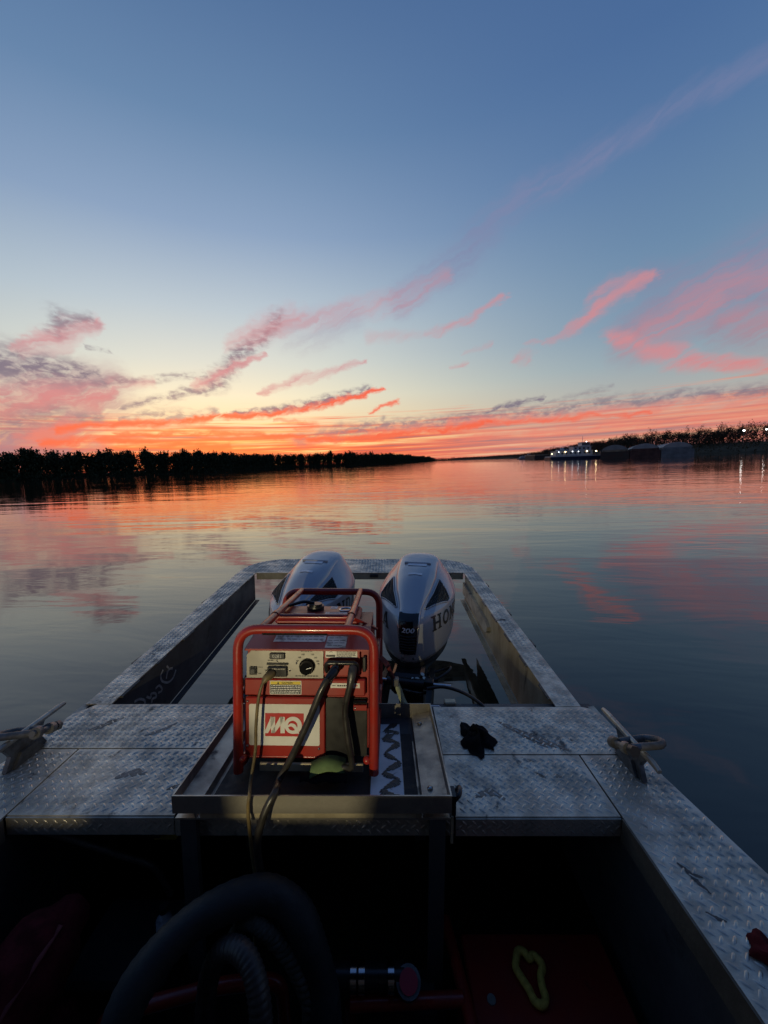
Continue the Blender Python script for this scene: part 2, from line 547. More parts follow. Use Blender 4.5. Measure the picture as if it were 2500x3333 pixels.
# ------------------------------------------------------------------ materials
def material(name, c1, c2=None, rough=0.5, metal=0.0, scale=6.0, stains=None, stain_scale=5.0, stain_cut=(0.58, 0.72), bump=0.0, bump_scale=60.0,
             rough_var=0.12, emit=None, strength=0.0, spec=0.5, coat=0.0, streak=None):
    m = bpy.data.materials.new(name)
    m.use_nodes = True
    N = NT(m.node_tree)
    bs = m.node_tree.nodes['Principled BSDF']
    co = N.n('ShaderNodeTexCoord').outputs['Object']
    if streak:
        co = N.vec('MULTIPLY', co, streak)
    c2 = c2 or tuple(x * 0.75 for x in c1[:3])
    f = N.noise(co, scale, 6, 0.62)[0]
    c = N.mix(N.mapr(f, 0.35, 0.65), (*c1[:3], 1), (*c2[:3], 1))
    rr = N.mapr(f, 0.3, 0.7, max(0.03, rough - rough_var), min(1, rough + rough_var))
    if stains:
        g = N.noise(co, stain_scale, 7, 0.66, 0.4)[0]
        k = N.mapr(g, stain_cut[0], stain_cut[1], 0, 0.92)
        c = N.mix(k, c, (*stains[:3], 1))
        rr = N.math('MULTIPLY_ADD', k, 0.2, rr, clamp=True)
        if metal:
            N.put(bs.inputs['Metallic'], N.math('MULTIPLY_ADD', k, -0.7 * metal, metal, clamp=True))
    N.put(bs.inputs['Base Color'], c)
    N.put(bs.inputs['Roughness'], rr)
    if not (stains and metal):
        bs.inputs['Metallic'].default_value = metal
    bs.inputs['Specular IOR Level'].default_value = spec
    bs.inputs['Coat Weight'].default_value = coat
    bs.inputs['Coat Roughness'].default_value = 0.12
    if bump:
        b = N.n('ShaderNodeBump')
        b.inputs['Strength'].default_value = bump
        b.inputs['Distance'].default_value = 0.004
        N.put(b.inputs['Height'], N.noise(co, bump_scale, 5, 0.6)[0])
        N.put(bs.inputs['Normal'], b.outputs[0])
    if emit:
        bs.inputs['Emission Color'].default_value = (*emit[:3], 1)
        bs.inputs['Emission Strength'].default_value = strength
    return m


M = {}
M['tread'] = material('tread plate aluminium', (0.58, 0.53, 0.45), (0.36, 0.335, 0.285), 0.46, 0.6, 11, stains=(0.028, 0.026, 0.025), stain_scale=8.5, stain_cut=(0.585, 0.70), bump=0.25, bump_scale=90)
M['tread_lug'] = material('tread lug aluminium', (0.62, 0.57, 0.485), (0.40, 0.37, 0.32), 0.34, 0.62, 11, stains=(0.045, 0.042, 0.04), stain_scale=8.5, stain_cut=(0.59, 0.71))
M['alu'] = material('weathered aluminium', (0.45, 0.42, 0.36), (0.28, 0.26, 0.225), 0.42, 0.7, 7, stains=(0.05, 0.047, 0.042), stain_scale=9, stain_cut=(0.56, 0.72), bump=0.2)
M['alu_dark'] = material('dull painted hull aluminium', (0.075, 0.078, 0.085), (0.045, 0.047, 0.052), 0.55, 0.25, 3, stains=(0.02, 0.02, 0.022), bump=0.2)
M['alu_lamplit'] = material('lamp-toned aluminium with run marks', (0.50, 0.44, 0.30), (0.30, 0.255, 0.17), 0.5, 0.3, 5, stains=(0.06, 0.045, 0.035), stain_scale=6, bump=0.2, streak=(1, 1, 0.35))  # lamp's warmth is put into the base colour; run marks are its own
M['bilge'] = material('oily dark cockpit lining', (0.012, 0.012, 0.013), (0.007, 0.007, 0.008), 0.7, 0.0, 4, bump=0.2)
M['coaming'] = material('dull brownish coaming', (0.13, 0.115, 0.09), (0.075, 0.066, 0.052), 0.6, 0.3, 6, stains=(0.03, 0.025, 0.02), bump=0.3)
M['dirt'] = material('ground-in deck dirt', (0.12, 0.112, 0.10), (0.26, 0.245, 0.22), 0.55, 0.35, 60)
M['rust'] = material('rusty dirt', (0.15, 0.11, 0.085), (0.28, 0.25, 0.215), 0.6, 0.3, 60)
M['weld'] = material('weld bead', (0.09, 0.09, 0.09), (0.04, 0.04, 0.04), 0.5, 0.6, 60)
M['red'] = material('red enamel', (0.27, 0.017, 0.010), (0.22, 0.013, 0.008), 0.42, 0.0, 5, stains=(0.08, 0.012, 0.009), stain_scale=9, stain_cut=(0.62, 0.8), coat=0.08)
M['red_tube'] = material('worn red tube', (0.29, 0.020, 0.012), (0.22, 0.016, 0.010), 0.36, 0.0, 14, stains=(0.16, 0.05, 0.035), stain_scale=22, stain_cut=(0.6, 0.78), coat=0.25)
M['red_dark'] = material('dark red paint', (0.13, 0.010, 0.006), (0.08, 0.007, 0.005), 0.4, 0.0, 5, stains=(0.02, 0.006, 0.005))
M['panel_grey'] = material('grey instrument panel', (0.33, 0.31, 0.27), (0.26, 0.245, 0.215), 0.4, 0.3, 8)
M['white'] = material('white sticker', (0.62, 0.61, 0.57), (0.52, 0.51, 0.47), 0.45, 0, 7, stains=(0.3, 0.28, 0.24), stain_scale=12, stain_cut=(0.62, 0.8))
M['white_worn'] = material('scuffed white sticker', (0.52, 0.53, 0.55), (0.34, 0.35, 0.38), 0.4, 0, 12, stains=(0.14, 0.12, 0.13), stain_scale=26, stain_cut=(0.5, 0.68))
M['logo_red'] = material('printed red', (0.40, 0.02, 0.02), (0.36, 0.018, 0.018), 0.45)
M['black'] = material('black plastic', (0.012, 0.012, 0.013), (0.02, 0.02, 0.02), 0.35, 0)
M['black_gloss'] = material('glossy black plastic', (0.006, 0.006, 0.007), (0.008, 0.008, 0.009), 0.12, 0, rough_var=0.03)
M['rubber'] = material('black cable rubber', (0.014, 0.013, 0.012), (0.022, 0.02, 0.018), 0.38, 0, 20)
M['yellow'] = material('yellow print', (0.62, 0.47, 0.03), (0.55, 0.40, 0.03), 0.5)
M['cord'] = material('dirty yellow cord', (0.15, 0.11, 0.045), (0.085, 0.062, 0.028), 0.55, 0, 30)
M['chrome'] = material('polished metal', (0.6, 0.6, 0.6), (0.5, 0.5, 0.5), 0.18, 1.0, rough_var=0.05)
M['steel'] = material('zinc screw', (0.45, 0.44, 0.42), (0.3, 0.3, 0.28), 0.3, 1.0)
M['cowl'] = material('silver cowl paint', (0.42, 0.43, 0.445), (0.39, 0.40, 0.415), 0.42, 0.3, 4, rough_var=0.05, coat=0.5)
M['cowl_top'] = material('silver cowl ridge paint', (0.40, 0.41, 0.43), (0.37, 0.38, 0.40), 0.33, 0.4, 4, rough_var=0.04, coat=0.6)
M['pan'] = material('dark engine pan', (0.028, 0.026, 0.022), (0.018, 0.017, 0.015), 0.4, 0, 9)
M['white_print'] = material('white print', (0.75, 0.75, 0.73), (0.7, 0.7, 0.68), 0.5)
M['chalk'] = material('white paint marker', (0.5, 0.5, 0.48), (0.34, 0.34, 0.33), 0.7, 0, 40)
M['mat'] = material('black rubber mat', (0.014, 0.014, 0.015), (0.022, 0.022, 0.023), 0.75, 0, 30, bump=0.4)
M['sheet'] = material('bare white metal sheet', (0.74, 0.75, 0.77), (0.60, 0.61, 0.64), 0.5, 0.0, 6, stains=(0.03, 0.028, 0.03), stain_scale=13, stain_cut=(0.60, 0.68))
M['grease'] = material('black grease', (0.018, 0.018, 0.018), (0.05, 0.05, 0.05), 0.4, 0, 30, bump=0.4)
M['cloth_black'] = material('black cloth', (0.006, 0.006, 0.007), (0.010, 0.010, 0.012), 0.95, 0, 30, bump=0.5, spec=0.1)
M['cloth_red'] = material('dark red cloth', (0.09, 0.009, 0.013), (0.045, 0.006, 0.008), 0.9, 0, 20, bump=0.5, spec=0.1)
M['strap_green'] = material('faded green webbing', (0.10, 0.16, 0.055), (0.055, 0.09, 0.035), 0.8, 0, 12, bump=0.4)
M['strap_red'] = material('dark red webbing', (0.16, 0.02, 0.02), (0.09, 0.012, 0.012), 0.8, 0, 12, bump=0.4)
M['strap_pale'] = material('pale green webbing', (0.28, 0.31, 0.20), (0.2, 0.22, 0.15), 0.8, 0, 12, bump=0.4)
M['iron'] = material('grey galvanised iron', (0.16, 0.16, 0.16), (0.09, 0.09, 0.088), 0.5, 0.5, 20, stains=(0.05, 0.035, 0.025), bump=0.4)
M['hose'] = material('black suction hose', (0.007, 0.008, 0.010), (0.012, 0.013, 0.015), 0.7, 0, 12, stains=(0.035, 0.034, 0.033), stain_scale=16, stain_cut=(0.58, 0.74), bump=0.4)
M['ribbed'] = material('grey ribbed hose', (0.05, 0.038, 0.035), (0.03, 0.024, 0.022), 0.5, 0, 12)
M['rope'] = material('frayed tan rope', (0.06, 0.054, 0.045), (0.035, 0.032, 0.027), 0.9, 0, 50, bump=0.6)
M['rope_yellow'] = material('dull yellow rope', (0.62, 0.43, 0.07), (0.42, 0.28, 0.05), 0.85, 0, 60, bump=0.6)
M['intake_mesh'] = material('grey intake mesh', (0.035, 0.036, 0.04), (0.025, 0.026, 0.03), 0.45)
M['cap_red'] = material('dark red cap', (0.42, 0.03, 0.05), (0.32, 0.022, 0.035), 0.4)

# ------------------------------------------------------------------ water
def water_material():
    m = bpy.data.materials.new('river water')
    m.use_nodes = True
    N = NT(m.node_tree)
    bs = m.node_tree.nodes['Principled BSDF']
    pos = N.n('ShaderNodeNewGeometry').outputs['Position']
    bs.inputs['Base Color'].default_value = (0.014, 0.014, 0.010, 1)
    bs.inputs['Roughness'].default_value = 0.025
    bs.inputs['IOR'].default_value = 1.74
    bs.inputs['Specular Tint'].default_value = (1.0, 0.95, 0.84, 1)
    bs.inputs['Specular IOR Level'].default_value = 0.5
    p = N.vec('MULTIPLY', pos, (1, 1, 0))
    turn = N.n('ShaderNodeVectorRotate', rotation_type='Z_AXIS')
    N.put(turn.inputs['Vector'], p)
    turn.inputs['Angle'].default_value = R(9)
    q = turn.outputs[0]
    swell = N.noise(N.vec('MULTIPLY', q, (0.10, 0.42, 0)), 1.0, 2, 0.5, 0.3)[0]
    rip = N.noise(N.vec('MULTIPLY', q, (0.55, 2.1, 0)), 1.0, 3, 0.5, 0.6)[0]
    fine = N.noise(N.vec('MULTIPLY', q, (2.2, 6.5, 0)), 1.0, 2, 0.5)[0]
    patch = N.mapr(N.noise(N.vec('MULTIPLY', q, (0.012, 0.05, 0)), 1.0, 3)[0], 0.38, 0.66, 0.35, 1.0)
    h = N.math('ADD', N.math('MULTIPLY', swell, 0.032), N.math('MULTIPLY', N.math('MULTIPLY', rip, patch), 0.015))
    h = N.math('ADD', h, N.math('MULTIPLY', N.math('MULTIPLY', fine, patch), 0.0017))
    b = N.n('ShaderNodeBump')
    b.inputs['Strength'].default_value = 1.0
    b.inputs['Distance'].default_value = 1.0
    N.put(b.inputs['Height'], h)
    N.put(bs.inputs['Normal'], b.outputs[0])
    return m


def surface_grid(name, xs, ys, mat):
    mb = MB()
    nx = len(xs)
    mb.add([(x, y, 0) for y in ys for x in xs], [(j * nx + i, j * nx + i + 1, (j + 1) * nx + i + 1, (j + 1) * nx + i) for j in range(len(ys) - 1) for i in range(nx - 1)])
    return solo(mb, name, mat, None, None, (0, 0, 0), frame='world', kind='structure')


surface_grid('water', [-4000, -600, -60, 0, 60, 600, 4000], [-2500, -200, 0, 60, 400, 1500, 6000], water_material())

# ------------------------------------------------------------------ banks
M['bank'] = material('dark bank earth and grass', (0.045, 0.05, 0.028), (0.03, 0.028, 0.018), 0.9, 0, 0.35, bump=0.5, bump_scale=2, spec=0.2)
M['levee'] = material('dry winter grass', (0.055, 0.048, 0.030), (0.035, 0.033, 0.022), 0.95, 0, 0.25, stains=(0.035, 0.032, 0.02), stain_scale=0.12, bump=0.6, bump_scale=1.5, spec=0.15)
M['leaf_dark'] = material('dark willow leaves', (0.030, 0.045, 0.018), (0.018, 0.028, 0.012), 0.75, 0, 0.5, spec=0.2)
M['leaf_bud'] = material('brown budding twigs', (0.055, 0.042, 0.028), (0.032, 0.026, 0.018), 0.85, 0, 0.5, spec=0.15)
M['leaf_grass'] = material('tall dead grass', (0.06, 0.052, 0.032), (0.038, 0.034, 0.02), 0.9, 0, 0.3, spec=0.1)
M['bark'] = material('dark bark', (0.05, 0.042, 0.034), (0.03, 0.026, 0.02), 0.9, 0, 3, bump=0.5)

LEFT = [(-420, 10), (-330, 60), (-240, 120), (-177, 177), (-120, 240), (-92, 340), (-36, 400), (14, 554), (80, 900), (150, 1250), (210, 1700)]
RIGHT = [(520, -40), (330, 60), (235, 125), (190, 168), (158, 215), (154, 300), (205, 480), (345, 1050), (380, 1500), (330, 2000)]


def walk(line, step0, step1, start=0.0):
    """points along a polyline with a spacing that grows with distance; returns (point, outward unit normal on the left-hand side)"""
    out = []
    d = start
    for a, b in zip(line[:-1], line[1:]):
        A, Bv = Vector(a), Vector(b)
        L = (Bv - A).length
        t = (Bv - A) / L
        n = Vector((-t.y, t.x))
        while d < L:
            p = A + t * d
            out.append((p, n))
            k = min(1.0, max(0.0, (p.length - 150) / 700))
            d += step0 + (step1 - step0) * k
        d -= L
    return out


def bank(name, line, prof, sign, mat):
    mb = MB()
    pts = walk(line, 9, 30)
    k = len(prof)
    v, f = [], []
    for i, (p, n) in enumerate(pts):
        for (o, z) in prof:
            j = random.uniform(-1.2, 1.2)
            q = p + n * sign * (o + (j if o >= 0 else 0))
            v.append((q.x, q.y, z + (random.uniform(-0.15, 0.25) if z > 0.3 else 0)))
        if i:
            for c in range(k - 1):
                a = (i - 1) * k + c
                f.append((a, a + 1, a + k + 1, a + k))
    mb.add(v, f, True)
    return solo(mb, name, mat, None, None, (0, 0, 0), frame='world', kind='structure')


bank('river_bank', LEFT, [(-2, -1.2), (0, 0.02), (2.5, 0.7), (10, 1.3), (90, 2.2)], 1, M['bank'])
bank('levee_bank', RIGHT, [(-2, -1.2), (0, 0.02), (3, 0.9), (12, 2.4), (26, 5.0), (34, 5.3), (140, 5.5)], -1, M['levee'])


def leaf_quads(c, size, aspect, upright=0.0):
    """one quad per centre, randomly turned; aspect = length/width"""
    n = len(c)
    a = rng.normal(size=(n, 3))
    a[:, 2] += upright * rng.uniform(0.5, 1.5, n) * 3
    a /= np.linalg.norm(a, axis=1)[:, None]
    b = np.cross(a, rng.normal(size=(n, 3)))
    b /= np.linalg.norm(b, axis=1)[:, None]
    s = (size * rng.uniform(0.55, 1.3, n))[:, None]
    a, b = a * s * aspect * 0.5, b * s * 0.5
    V = np.stack([c - a, c - a * 0.1 - b, c + a, c + a * 0.1 + b], 1).reshape(-1, 3)
    return V, np.arange(4 * n).reshape(-1, 4)


def fast_mesh(name, V, F, mat):
    me = bpy.data.meshes.new(name)
    me.vertices.add(len(V))
    me.vertices.foreach_set('co', np.asarray(V, np.float32).ravel())
    me.loops.add(F.size)
    me.loops.foreach_set('vertex_index', F.astype(np.int32).ravel())
    me.polygons.add(len(F))
    me.polygons.foreach_set('loop_start', np.arange(0, F.size, 4, dtype=np.int32))
    me.update(calc_edges=True)
    me.materials.append(mat)
    return me


def tree_proto(kind):
    """trunk + limbs mesh and a crown mesh, base at the origin, about 10 m tall"""
    tr = MB()
    H = random.uniform(9, 11)
    tips = []
    if kind == 'willow':
        for s in range(random.randint(2, 4)):
            a = random.uniform(0, 6.28)
            lean = random.uniform(0.3, 1.6)
            pts = [(0.25 * math.cos(a) * 0.6, 0.25 * math.sin(a) * 0.6, -0.3)]
            for k in range(1, 6):
                t = k / 5
                pts.append((lean * t * math.cos(a) + random.uniform(-.2, .2), lean * t * math.sin(a) + random.uniform(-.2, .2), H * t * random.uniform(0.86, 0.95)))
            tr.tube(pts, [0.16 * (1 - 0.85 * i / 5) for i in range(6)], 6)
            tips += pts[1:]
        cs = []
        for c in range(46):
            t = random.betavariate(1.6, 1.3)
            b = tips[min(len(tips) - 1, int(random.random() * len(tips)))]
            rad = 1.9 * (1 - 0.55 * t)
            cc = np.array([b[0] * 0.5 + random.gauss(0, rad * 0.55), b[1] * 0.5 + random.gauss(0, rad * 0.55), 0.4 + t * (H - 1.2)])
            cs.append(cc + rng.normal(size=(22, 3)) * np.array([0.55, 0.55, 0.75]) * (1.1 - 0.5 * t))
        for c in range(60):                             # thin upright shoots that fray the top
            a = random.uniform(0, 6.28); r = random.uniform(0, 1.7)
            z = H * random.uniform(0.66, 1.05)
            base = np.array([r * math.cos(a), r * math.sin(a), z])
            cs.append(base + rng.normal(size=(7, 3)) * np.array([0.09, 0.09, 0.62]))
        C = np.concatenate(cs)
        C[:, 2] = np.clip(C[:, 2], 0.2, H * 1.2)
        V, F = leaf_quads(C, 0.36, 2.4, 0.7)
        mat = M['leaf_dark']
    else:
        def limb(p, d, L, r, depth):
            p, d = Vector(p), Vector(d).normalized()
            pts = [p]
            for k in range(4):
                d = (d + Vector((random.gauss(0, .13), random.gauss(0, .13), 0.06))).normalized()
                pts.append(pts[-1] + d * L / 4)
            tr.tube(pts, [r * (1 - 0.16 * i) for i in range(5)], 5 if depth else 7, cap=False)
            if depth < 2:
                for i in range(5 if depth == 0 else 4):
                    q = pts[random.randint(2, 4)]
                    a = random.uniform(0, 6.28)
                    limb(q, d * 0.8 + Vector((math.cos(a), math.sin(a), random.uniform(0.1, 0.6))) * 0.8, L * random.uniform(0.5, 0.75), r * 0.45, depth + 1)
            else:
                tips.append(pts[-1]); tips.append(pts[2])
        limb((0, 0, -0.3), (0, 0, 1), 4.6, 0.2, 0)
        cs = [np.array(t) + rng.normal(size=(11, 3)) * 0.55 for t in tips]
        C = np.concatenate(cs)
        V, F = leaf_quads(C, 0.17, 4.5, 0.25)
        mat = M['leaf_bud']
    return tr.mesh('trunk', M['bark']), fast_mesh('crown', V, F, mat)


PROTO = {k: [tree_proto(k) for _ in range(5)] for k in ('willow', 'bare')}


def plant(kind, name, label, cat, group, p, z, s, sw):
    tm, cm = random.choice(PROTO[kind])
    root = bpy.data.objects.new(name, None)
    col.objects.link(root)
    root.location = (p.x, p.y, z)
    root.rotation_euler = (random.gauss(0, .03), random.gauss(0, .03), random.uniform(0, 6.28))
    root.scale = (sw, sw, s)
    tag(root, label, cat, group)
    for nm, me in (('trunk', tm), ('crown', cm)):
        o = bpy.data.objects.new(nm, me)
        col.objects.link(o)
        o.parent = root


n_left = n_right = 0
for i, (p, n) in enumerate(walk(LEFT, 3.0, 11, 130)):
    far = min(1, max(0, (p.length - 250) / 500))
    for row in range(2 if far < 0.25 and i % 2 else 1):
        q = p + n * (random.uniform(2.5, 6) + 9 * row) + Vector((random.uniform(-1.5, 1.5), random.uniform(-1.5, 1.5)))
        s = random.choice((1.0, 1.04, 1.08, 1.14, 1.2, 1.32)) * (1 + 0.0 * far)
        if n_left < 260:
            plant('willow', 'willow_tree', 'dark leafy willow in the dense wood along the left bank', 'tree', 'willows along the left bank', q, 0.9, s, s * random.uniform(1.15, 1.6) * (1 + 0.9 * far))
            n_left += 1
for i, (p, n) in enumerate(walk(RIGHT, 3.6, 12, 180)):
    if p.y > 1400 or p.y < 50:
        continue
    far = min(1, max(0, (p.length - 300) / 500))
    for row in range(2):
        q = p - n * (random.uniform(28, 35) + 9 * row) + Vector((random.uniform(-2, 2), random.uniform(-2, 2)))
        s = random.uniform(0.75, 1.15) * (1.0 + 0.25 * (row == 1))
        if n_right < 240:
            plant('bare', 'bare_tree', 'bare budding tree in the row along the top of the right levee', 'tree', 'bare trees on the right levee', q, 4.9, s, s * random.uniform(0.95, 1.25) * (1 + 0.7 * far))
            n_right += 1


def thicket(name, line, sign, o0, o1, zmin, zmax, n_each, size, mat, step=(1.6, 6), base=lambda o: 0.6, aspect=1.9, skip=0, ab=(1.1, 1.7)):
    cs = []
    for p, nn in walk(line, *step, skip):
        k = n_each
        o = rng.uniform(o0, o1, k)
        hmax = zmax * rng.uniform(0.65, 1.0)
        z = base(o) + zmin + (hmax - zmin) * rng.beta(*ab, k)
        w = 1.2 + p.length / 220
        x = p.x + nn.x * sign * o + rng.normal(size=k) * w
        y = p.y + nn.y * sign * o + rng.normal(size=k) * w
        cs.append(np.stack([x, y, z], 1))
    V, F = leaf_quads(np.concatenate(cs), size, aspect, 0.6)
    o = bpy.data.objects.new(name, fast_mesh(name, V, F, mat))
    col.objects.link(o)
    return tag(o, kind='stuff')


thicket('undergrowth', LEFT, 1, -0.8, 14, 0, 12.6, 150, 0.66, M['leaf_dark'], (1.3, 4.0), skip=120, ab=(1.3, 1.0))
thicket('levee_brush', RIGHT, -1, 22, 48, 0, 8.5, 130, 0.5, M['leaf_bud'], (1.5, 3.5), base=lambda o: 5.0, skip=200)
thicket('bank_reeds', LEFT, 1, -1.6, 3.5, 0, 3.6, 60, 0.5, M['leaf_dark'], (1.4, 4.0), skip=120, base=lambda o: 0.0, aspect=3.0, ab=(1.1, 1.3))
thicket('levee_grass', RIGHT, -1, 0.5, 26, 0, 0.8, 26, 0.5, M['leaf_grass'], (1.6, 6.0), base=lambda o: 0.1 + o * 0.19, aspect=3, skip=200)
# the far wood that closes the reach of the river
thicket('far_wood', [(60, 2050), (260, 2020), (520, 1900), (700, 1600)], 1, -20, 60, 0, 15, 70, 2.6, M['leaf_bud'], (7, 7), base=lambda o: 1.0, aspect=1.4)
bank('far_shore', [(-200, 2060), (60, 2050), (260, 2020), (520, 1900), (800, 1600)], [(-3, -1), (0, 0.1), (20, 2.5), (200, 3)], 1, M['bank'])

# ------------------------------------------------------------------ towboats, barges, lamps on the right bank
M['boat_white'] = material('white ship paint', (0.46, 0.47, 0.48), (0.36, 0.37, 0.39), 0.5, 0, 0.8, stains=(0.3, 0.27, 0.24), stain_scale=0.9, stain_cut=(0.62, 0.8))
M['boat_hull'] = material('dark blue hull paint', (0.02, 0.028, 0.06), (0.015, 0.02, 0.04), 0.5, 0, 1)
M['boat_glass'] = material('dark ship window', (0.015, 0.018, 0.022), (0.02, 0.024, 0.03), 0.1, 0, 1, rough_var=0.02)
M['barge_black'] = material('black rusty barge side', (0.03, 0.025, 0.024), (0.055, 0.032, 0.026), 0.8, 0, 0.5)
M['barge_red'] = material('rust red barge side', (0.075, 0.03, 0.025), (0.045, 0.022, 0.02), 0.8, 0, 0.5)
M['barge_grey'] = material('grey barge side', (0.13, 0.15, 0.17), (0.09, 0.105, 0.12), 0.7, 0, 0.5)
M['barge_cover'] = material('pale fibreglass barge cover', (0.24, 0.25, 0.26), (0.18, 0.19, 0.20), 0.6, 0, 0.4)
M['barge_cover_dark'] = material('dusty fibreglass barge cover', (0.19, 0.195, 0.20), (0.14, 0.145, 0.15), 0.65, 0, 0.4)
M['barge_tan'] = material('tan barge coaming', (0.22, 0.17, 0.12), (0.14, 0.11, 0.08), 0.7, 0, 0.5)
M['lamp_warm'] = material('lit deck lamp', (0.8, 0.7, 0.5), emit=(1.0, 0.74, 0.38), strength=14)
M['lamp_white'] = material('lit flood lamp', (0.8, 0.8, 0.8), emit=(1.0, 0.97, 0.9), strength=10)
M['lamp_cool'] = material('lit mast lamp', (0.8, 0.8, 0.8), emit=(0.9, 0.95, 1.0), strength=9)


def towboat(label, loc, L, rz, group, detail=True):
    """bow towards +x; base at the waterline amidships; written in its own space"""
    s = L / 22.0
    t = thing('towboat', label, 'towboat', loc, group, 'world', (0, 0, rz), local=True)
    t.scale = (s, s, s)
    h = MB()
    prof = [(-11, -0.6), (11, -0.6), (11.2, 1.5), (9, 1.35), (0, 1.15), (-10.6, 1.2), (-11.2, 1.1)]
    h.prism(prof, 'y', -3.6, 3.6)
    part(h, 'hull', M['boat_hull'], t)
    b = MB()
    b.box(-10.9, 10.6, -3.66, 3.66, 1.2, 1.55)
    part(b, 'bulwark', M['boat_white'], t)
    k = MB()
    for y in (-2.2, 2.2):
        k.box(11.2, 11.7, y - 0.35, y + 0.35, 0.2, 3.4)
    part(k, 'push_knee', M['boat_hull'], t)
    d1 = MB().box(-8.6, 7.6, -2.8, 2.8, 1.55, 3.7, 0.08)
    d1 = part(d1, 'deckhouse', M['boat_white'], t)
    d2 = MB().box(-0.6, 7.2, -2.3, 2.3, 3.75, 5.5, 0.08)
    d2 = part(d2, 'upper_deckhouse', M['boat_white'], t)
    p = MB().box(3.2, 6.9, -1.9, 1.9, 5.55, 7.25, 0.08)
    p = part(p, 'pilothouse', M['boat_white'], t)
    r = MB()
    r.box(-8.9, 8.0, -3.1, 3.1, 3.68, 3.78)
    r.box(-1.0, 7.6, -2.6, 2.6, 5.48, 5.58)
    r.box(2.9, 7.3, -2.2, 2.2, 7.22, 7.36)
    part(r, 'deck_overhang', M['boat_white'], t)

    def win(parent, x, z, w, hh, y):
        f = MB().box(x - w / 2, x + w / 2, y - 0.05, y + 0.05, z - hh / 2, z + hh / 2)
        part(f, 'window', M['boat_glass'], parent)
    for x in (-7.4, -5.6, -3.8, -1.9, 0.1, 2.1, 4.2, 6.2):
        win(d1, x, 2.75, 0.75, 0.75, -2.8)
    for x in (0.4, 2.2, 4.0, 5.9):
        win(d2, x, 4.7, 0.8, 0.7, -2.3)
    for x in (3.75, 4.6, 5.45, 6.3):
        win(p, x, 6.5, 0.7, 0.8, -1.9)
    f = MB()
    for y in (-1.1, 1.1):
        f.cyl((-4.6, y, 3.7), (-4.6, y, 5.3), 0.4, 12)
    part(f, 'funnel', M['boat_white'], t)
    e = MB().box(-7.0, -2.4, -1.4, 1.4, 3.75, 4.35, 0.1)
    part(e, 'engine_casing', M['boat_white'], t)
    ms = MB()
    ms.cyl((4.4, 0, 7.3), (4.4, 0, 10.0), 0.07, 6)
    ms.box(4.35, 4.45, -0.7, 0.7, 8.7, 8.78)
    ms.cyl((5.6, 0.4, 7.3), (5.6, 0.4, 8.3), 0.05, 6)
    part(ms, 'mast', M['boat_white'], t)
    rl = MB()
    for x in np.arange(-10.6, 9.6, 1.2):
        rl.cyl((x, -3.6, 1.5), (x, -3.6, 2.5), 0.03, 4)
    for z in (2.0, 2.5):
        rl.cyl((-10.6, -3.6, z), (9.4, -3.6, z), 0.03, 4)
    for x in np.arange(-8.4, -0.9, 1.2):
        rl.cyl((x, -2.9, 3.75), (x, -2.9, 4.7), 0.03, 4)
    rl.cyl((-8.6, -2.9, 4.7), (-1.2, -2.9, 4.7), 0.03, 4)
    part(rl, 'railing', M['boat_white'], t)
    if detail:
        for x, z, y, m in ((-10.3, 2.6, -3.3, 'lamp_warm'), (-7.2, 3.35, -3.0, 'lamp_cool'), (-4.3, 3.35, -3.0, 'lamp_warm'), (-1.2, 3.4, -3.0, 'lamp_cool'),
                           (1.4, 3.35, -3.0, 'lamp_cool'), (5.1, 3.35, -3.0, 'lamp_warm'), (9.0, 3.3, -3.0, 'lamp_warm'), (9.5, 3.2, -2.4, 'lamp_warm')):
            q = MB().ball((x, y, z), 0.19 if m == 'lamp_warm' else 0.13, 8, 6)
            part(q, 'deck_lamp', M[m], t)
        q = MB().ball((5.4, -1.6, 7.5), 0.18, 8, 6)
        part(q, 'mast_lamp', M['lamp_cool'], t)
    return t


towboat('white lit towboat with tall pilothouse moored beside the covered barges', (85.2, 176, 0), 22, R(-2), None)
towboat('small distant white towboat left of the big lit towboat', (122, 335, 0), 13, R(3), None, False)


def barge(label, loc, rz, W, L, side, cover, group, covered=True):
    t = thing('covered_barge' if covered else 'open_barge', label, 'barge', loc, group, 'world', (0, 0, rz), local=True)
    h = MB()
    h.prism([(0, -0.4), (1.2, -0.9), (L, -0.9), (L, 2.3), (0, 2.3)], 'x', 0.0, W)
    part(h, 'hull', side, t)
    r = MB()
    r.box(-0.06, W + 0.06, -0.08, L, 2.30, 2.42)
    part(r, 'gunwale_strake', side, t)
    c = MB()
    c.box(0.45, W - 0.45, 0.9, L - 1, 2.42, 3.15)
    part(c, 'coaming', M['barge_tan'] if side is M['barge_black'] else side, t)
    if covered:
        n = 7
        for k in range(n):
            y0 = 0.9 + (L - 2) * k / n
            y1 = 0.9 + (L - 2) * (k + 1) / n - 0.25
            rise = 1.75 if k % 2 == 0 else 1.62
            arc = [(0.3 + (W - 0.6) * i / 14, 3.15 + rise * (1 - (2 * i / 14 - 1) ** 2) ** 0.8) for i in range(15)]
            m = MB().prism(arc, 'y', y0, y1)
            part(m, 'cover_panel', cover, t)
    b = MB()
    for x in (1.0, W - 1.0):
        b.cyl((x, 0.4, 2.4), (x, 0.4, 2.9), 0.14, 8)
    part(b, 'bollard', side, t)
    return t


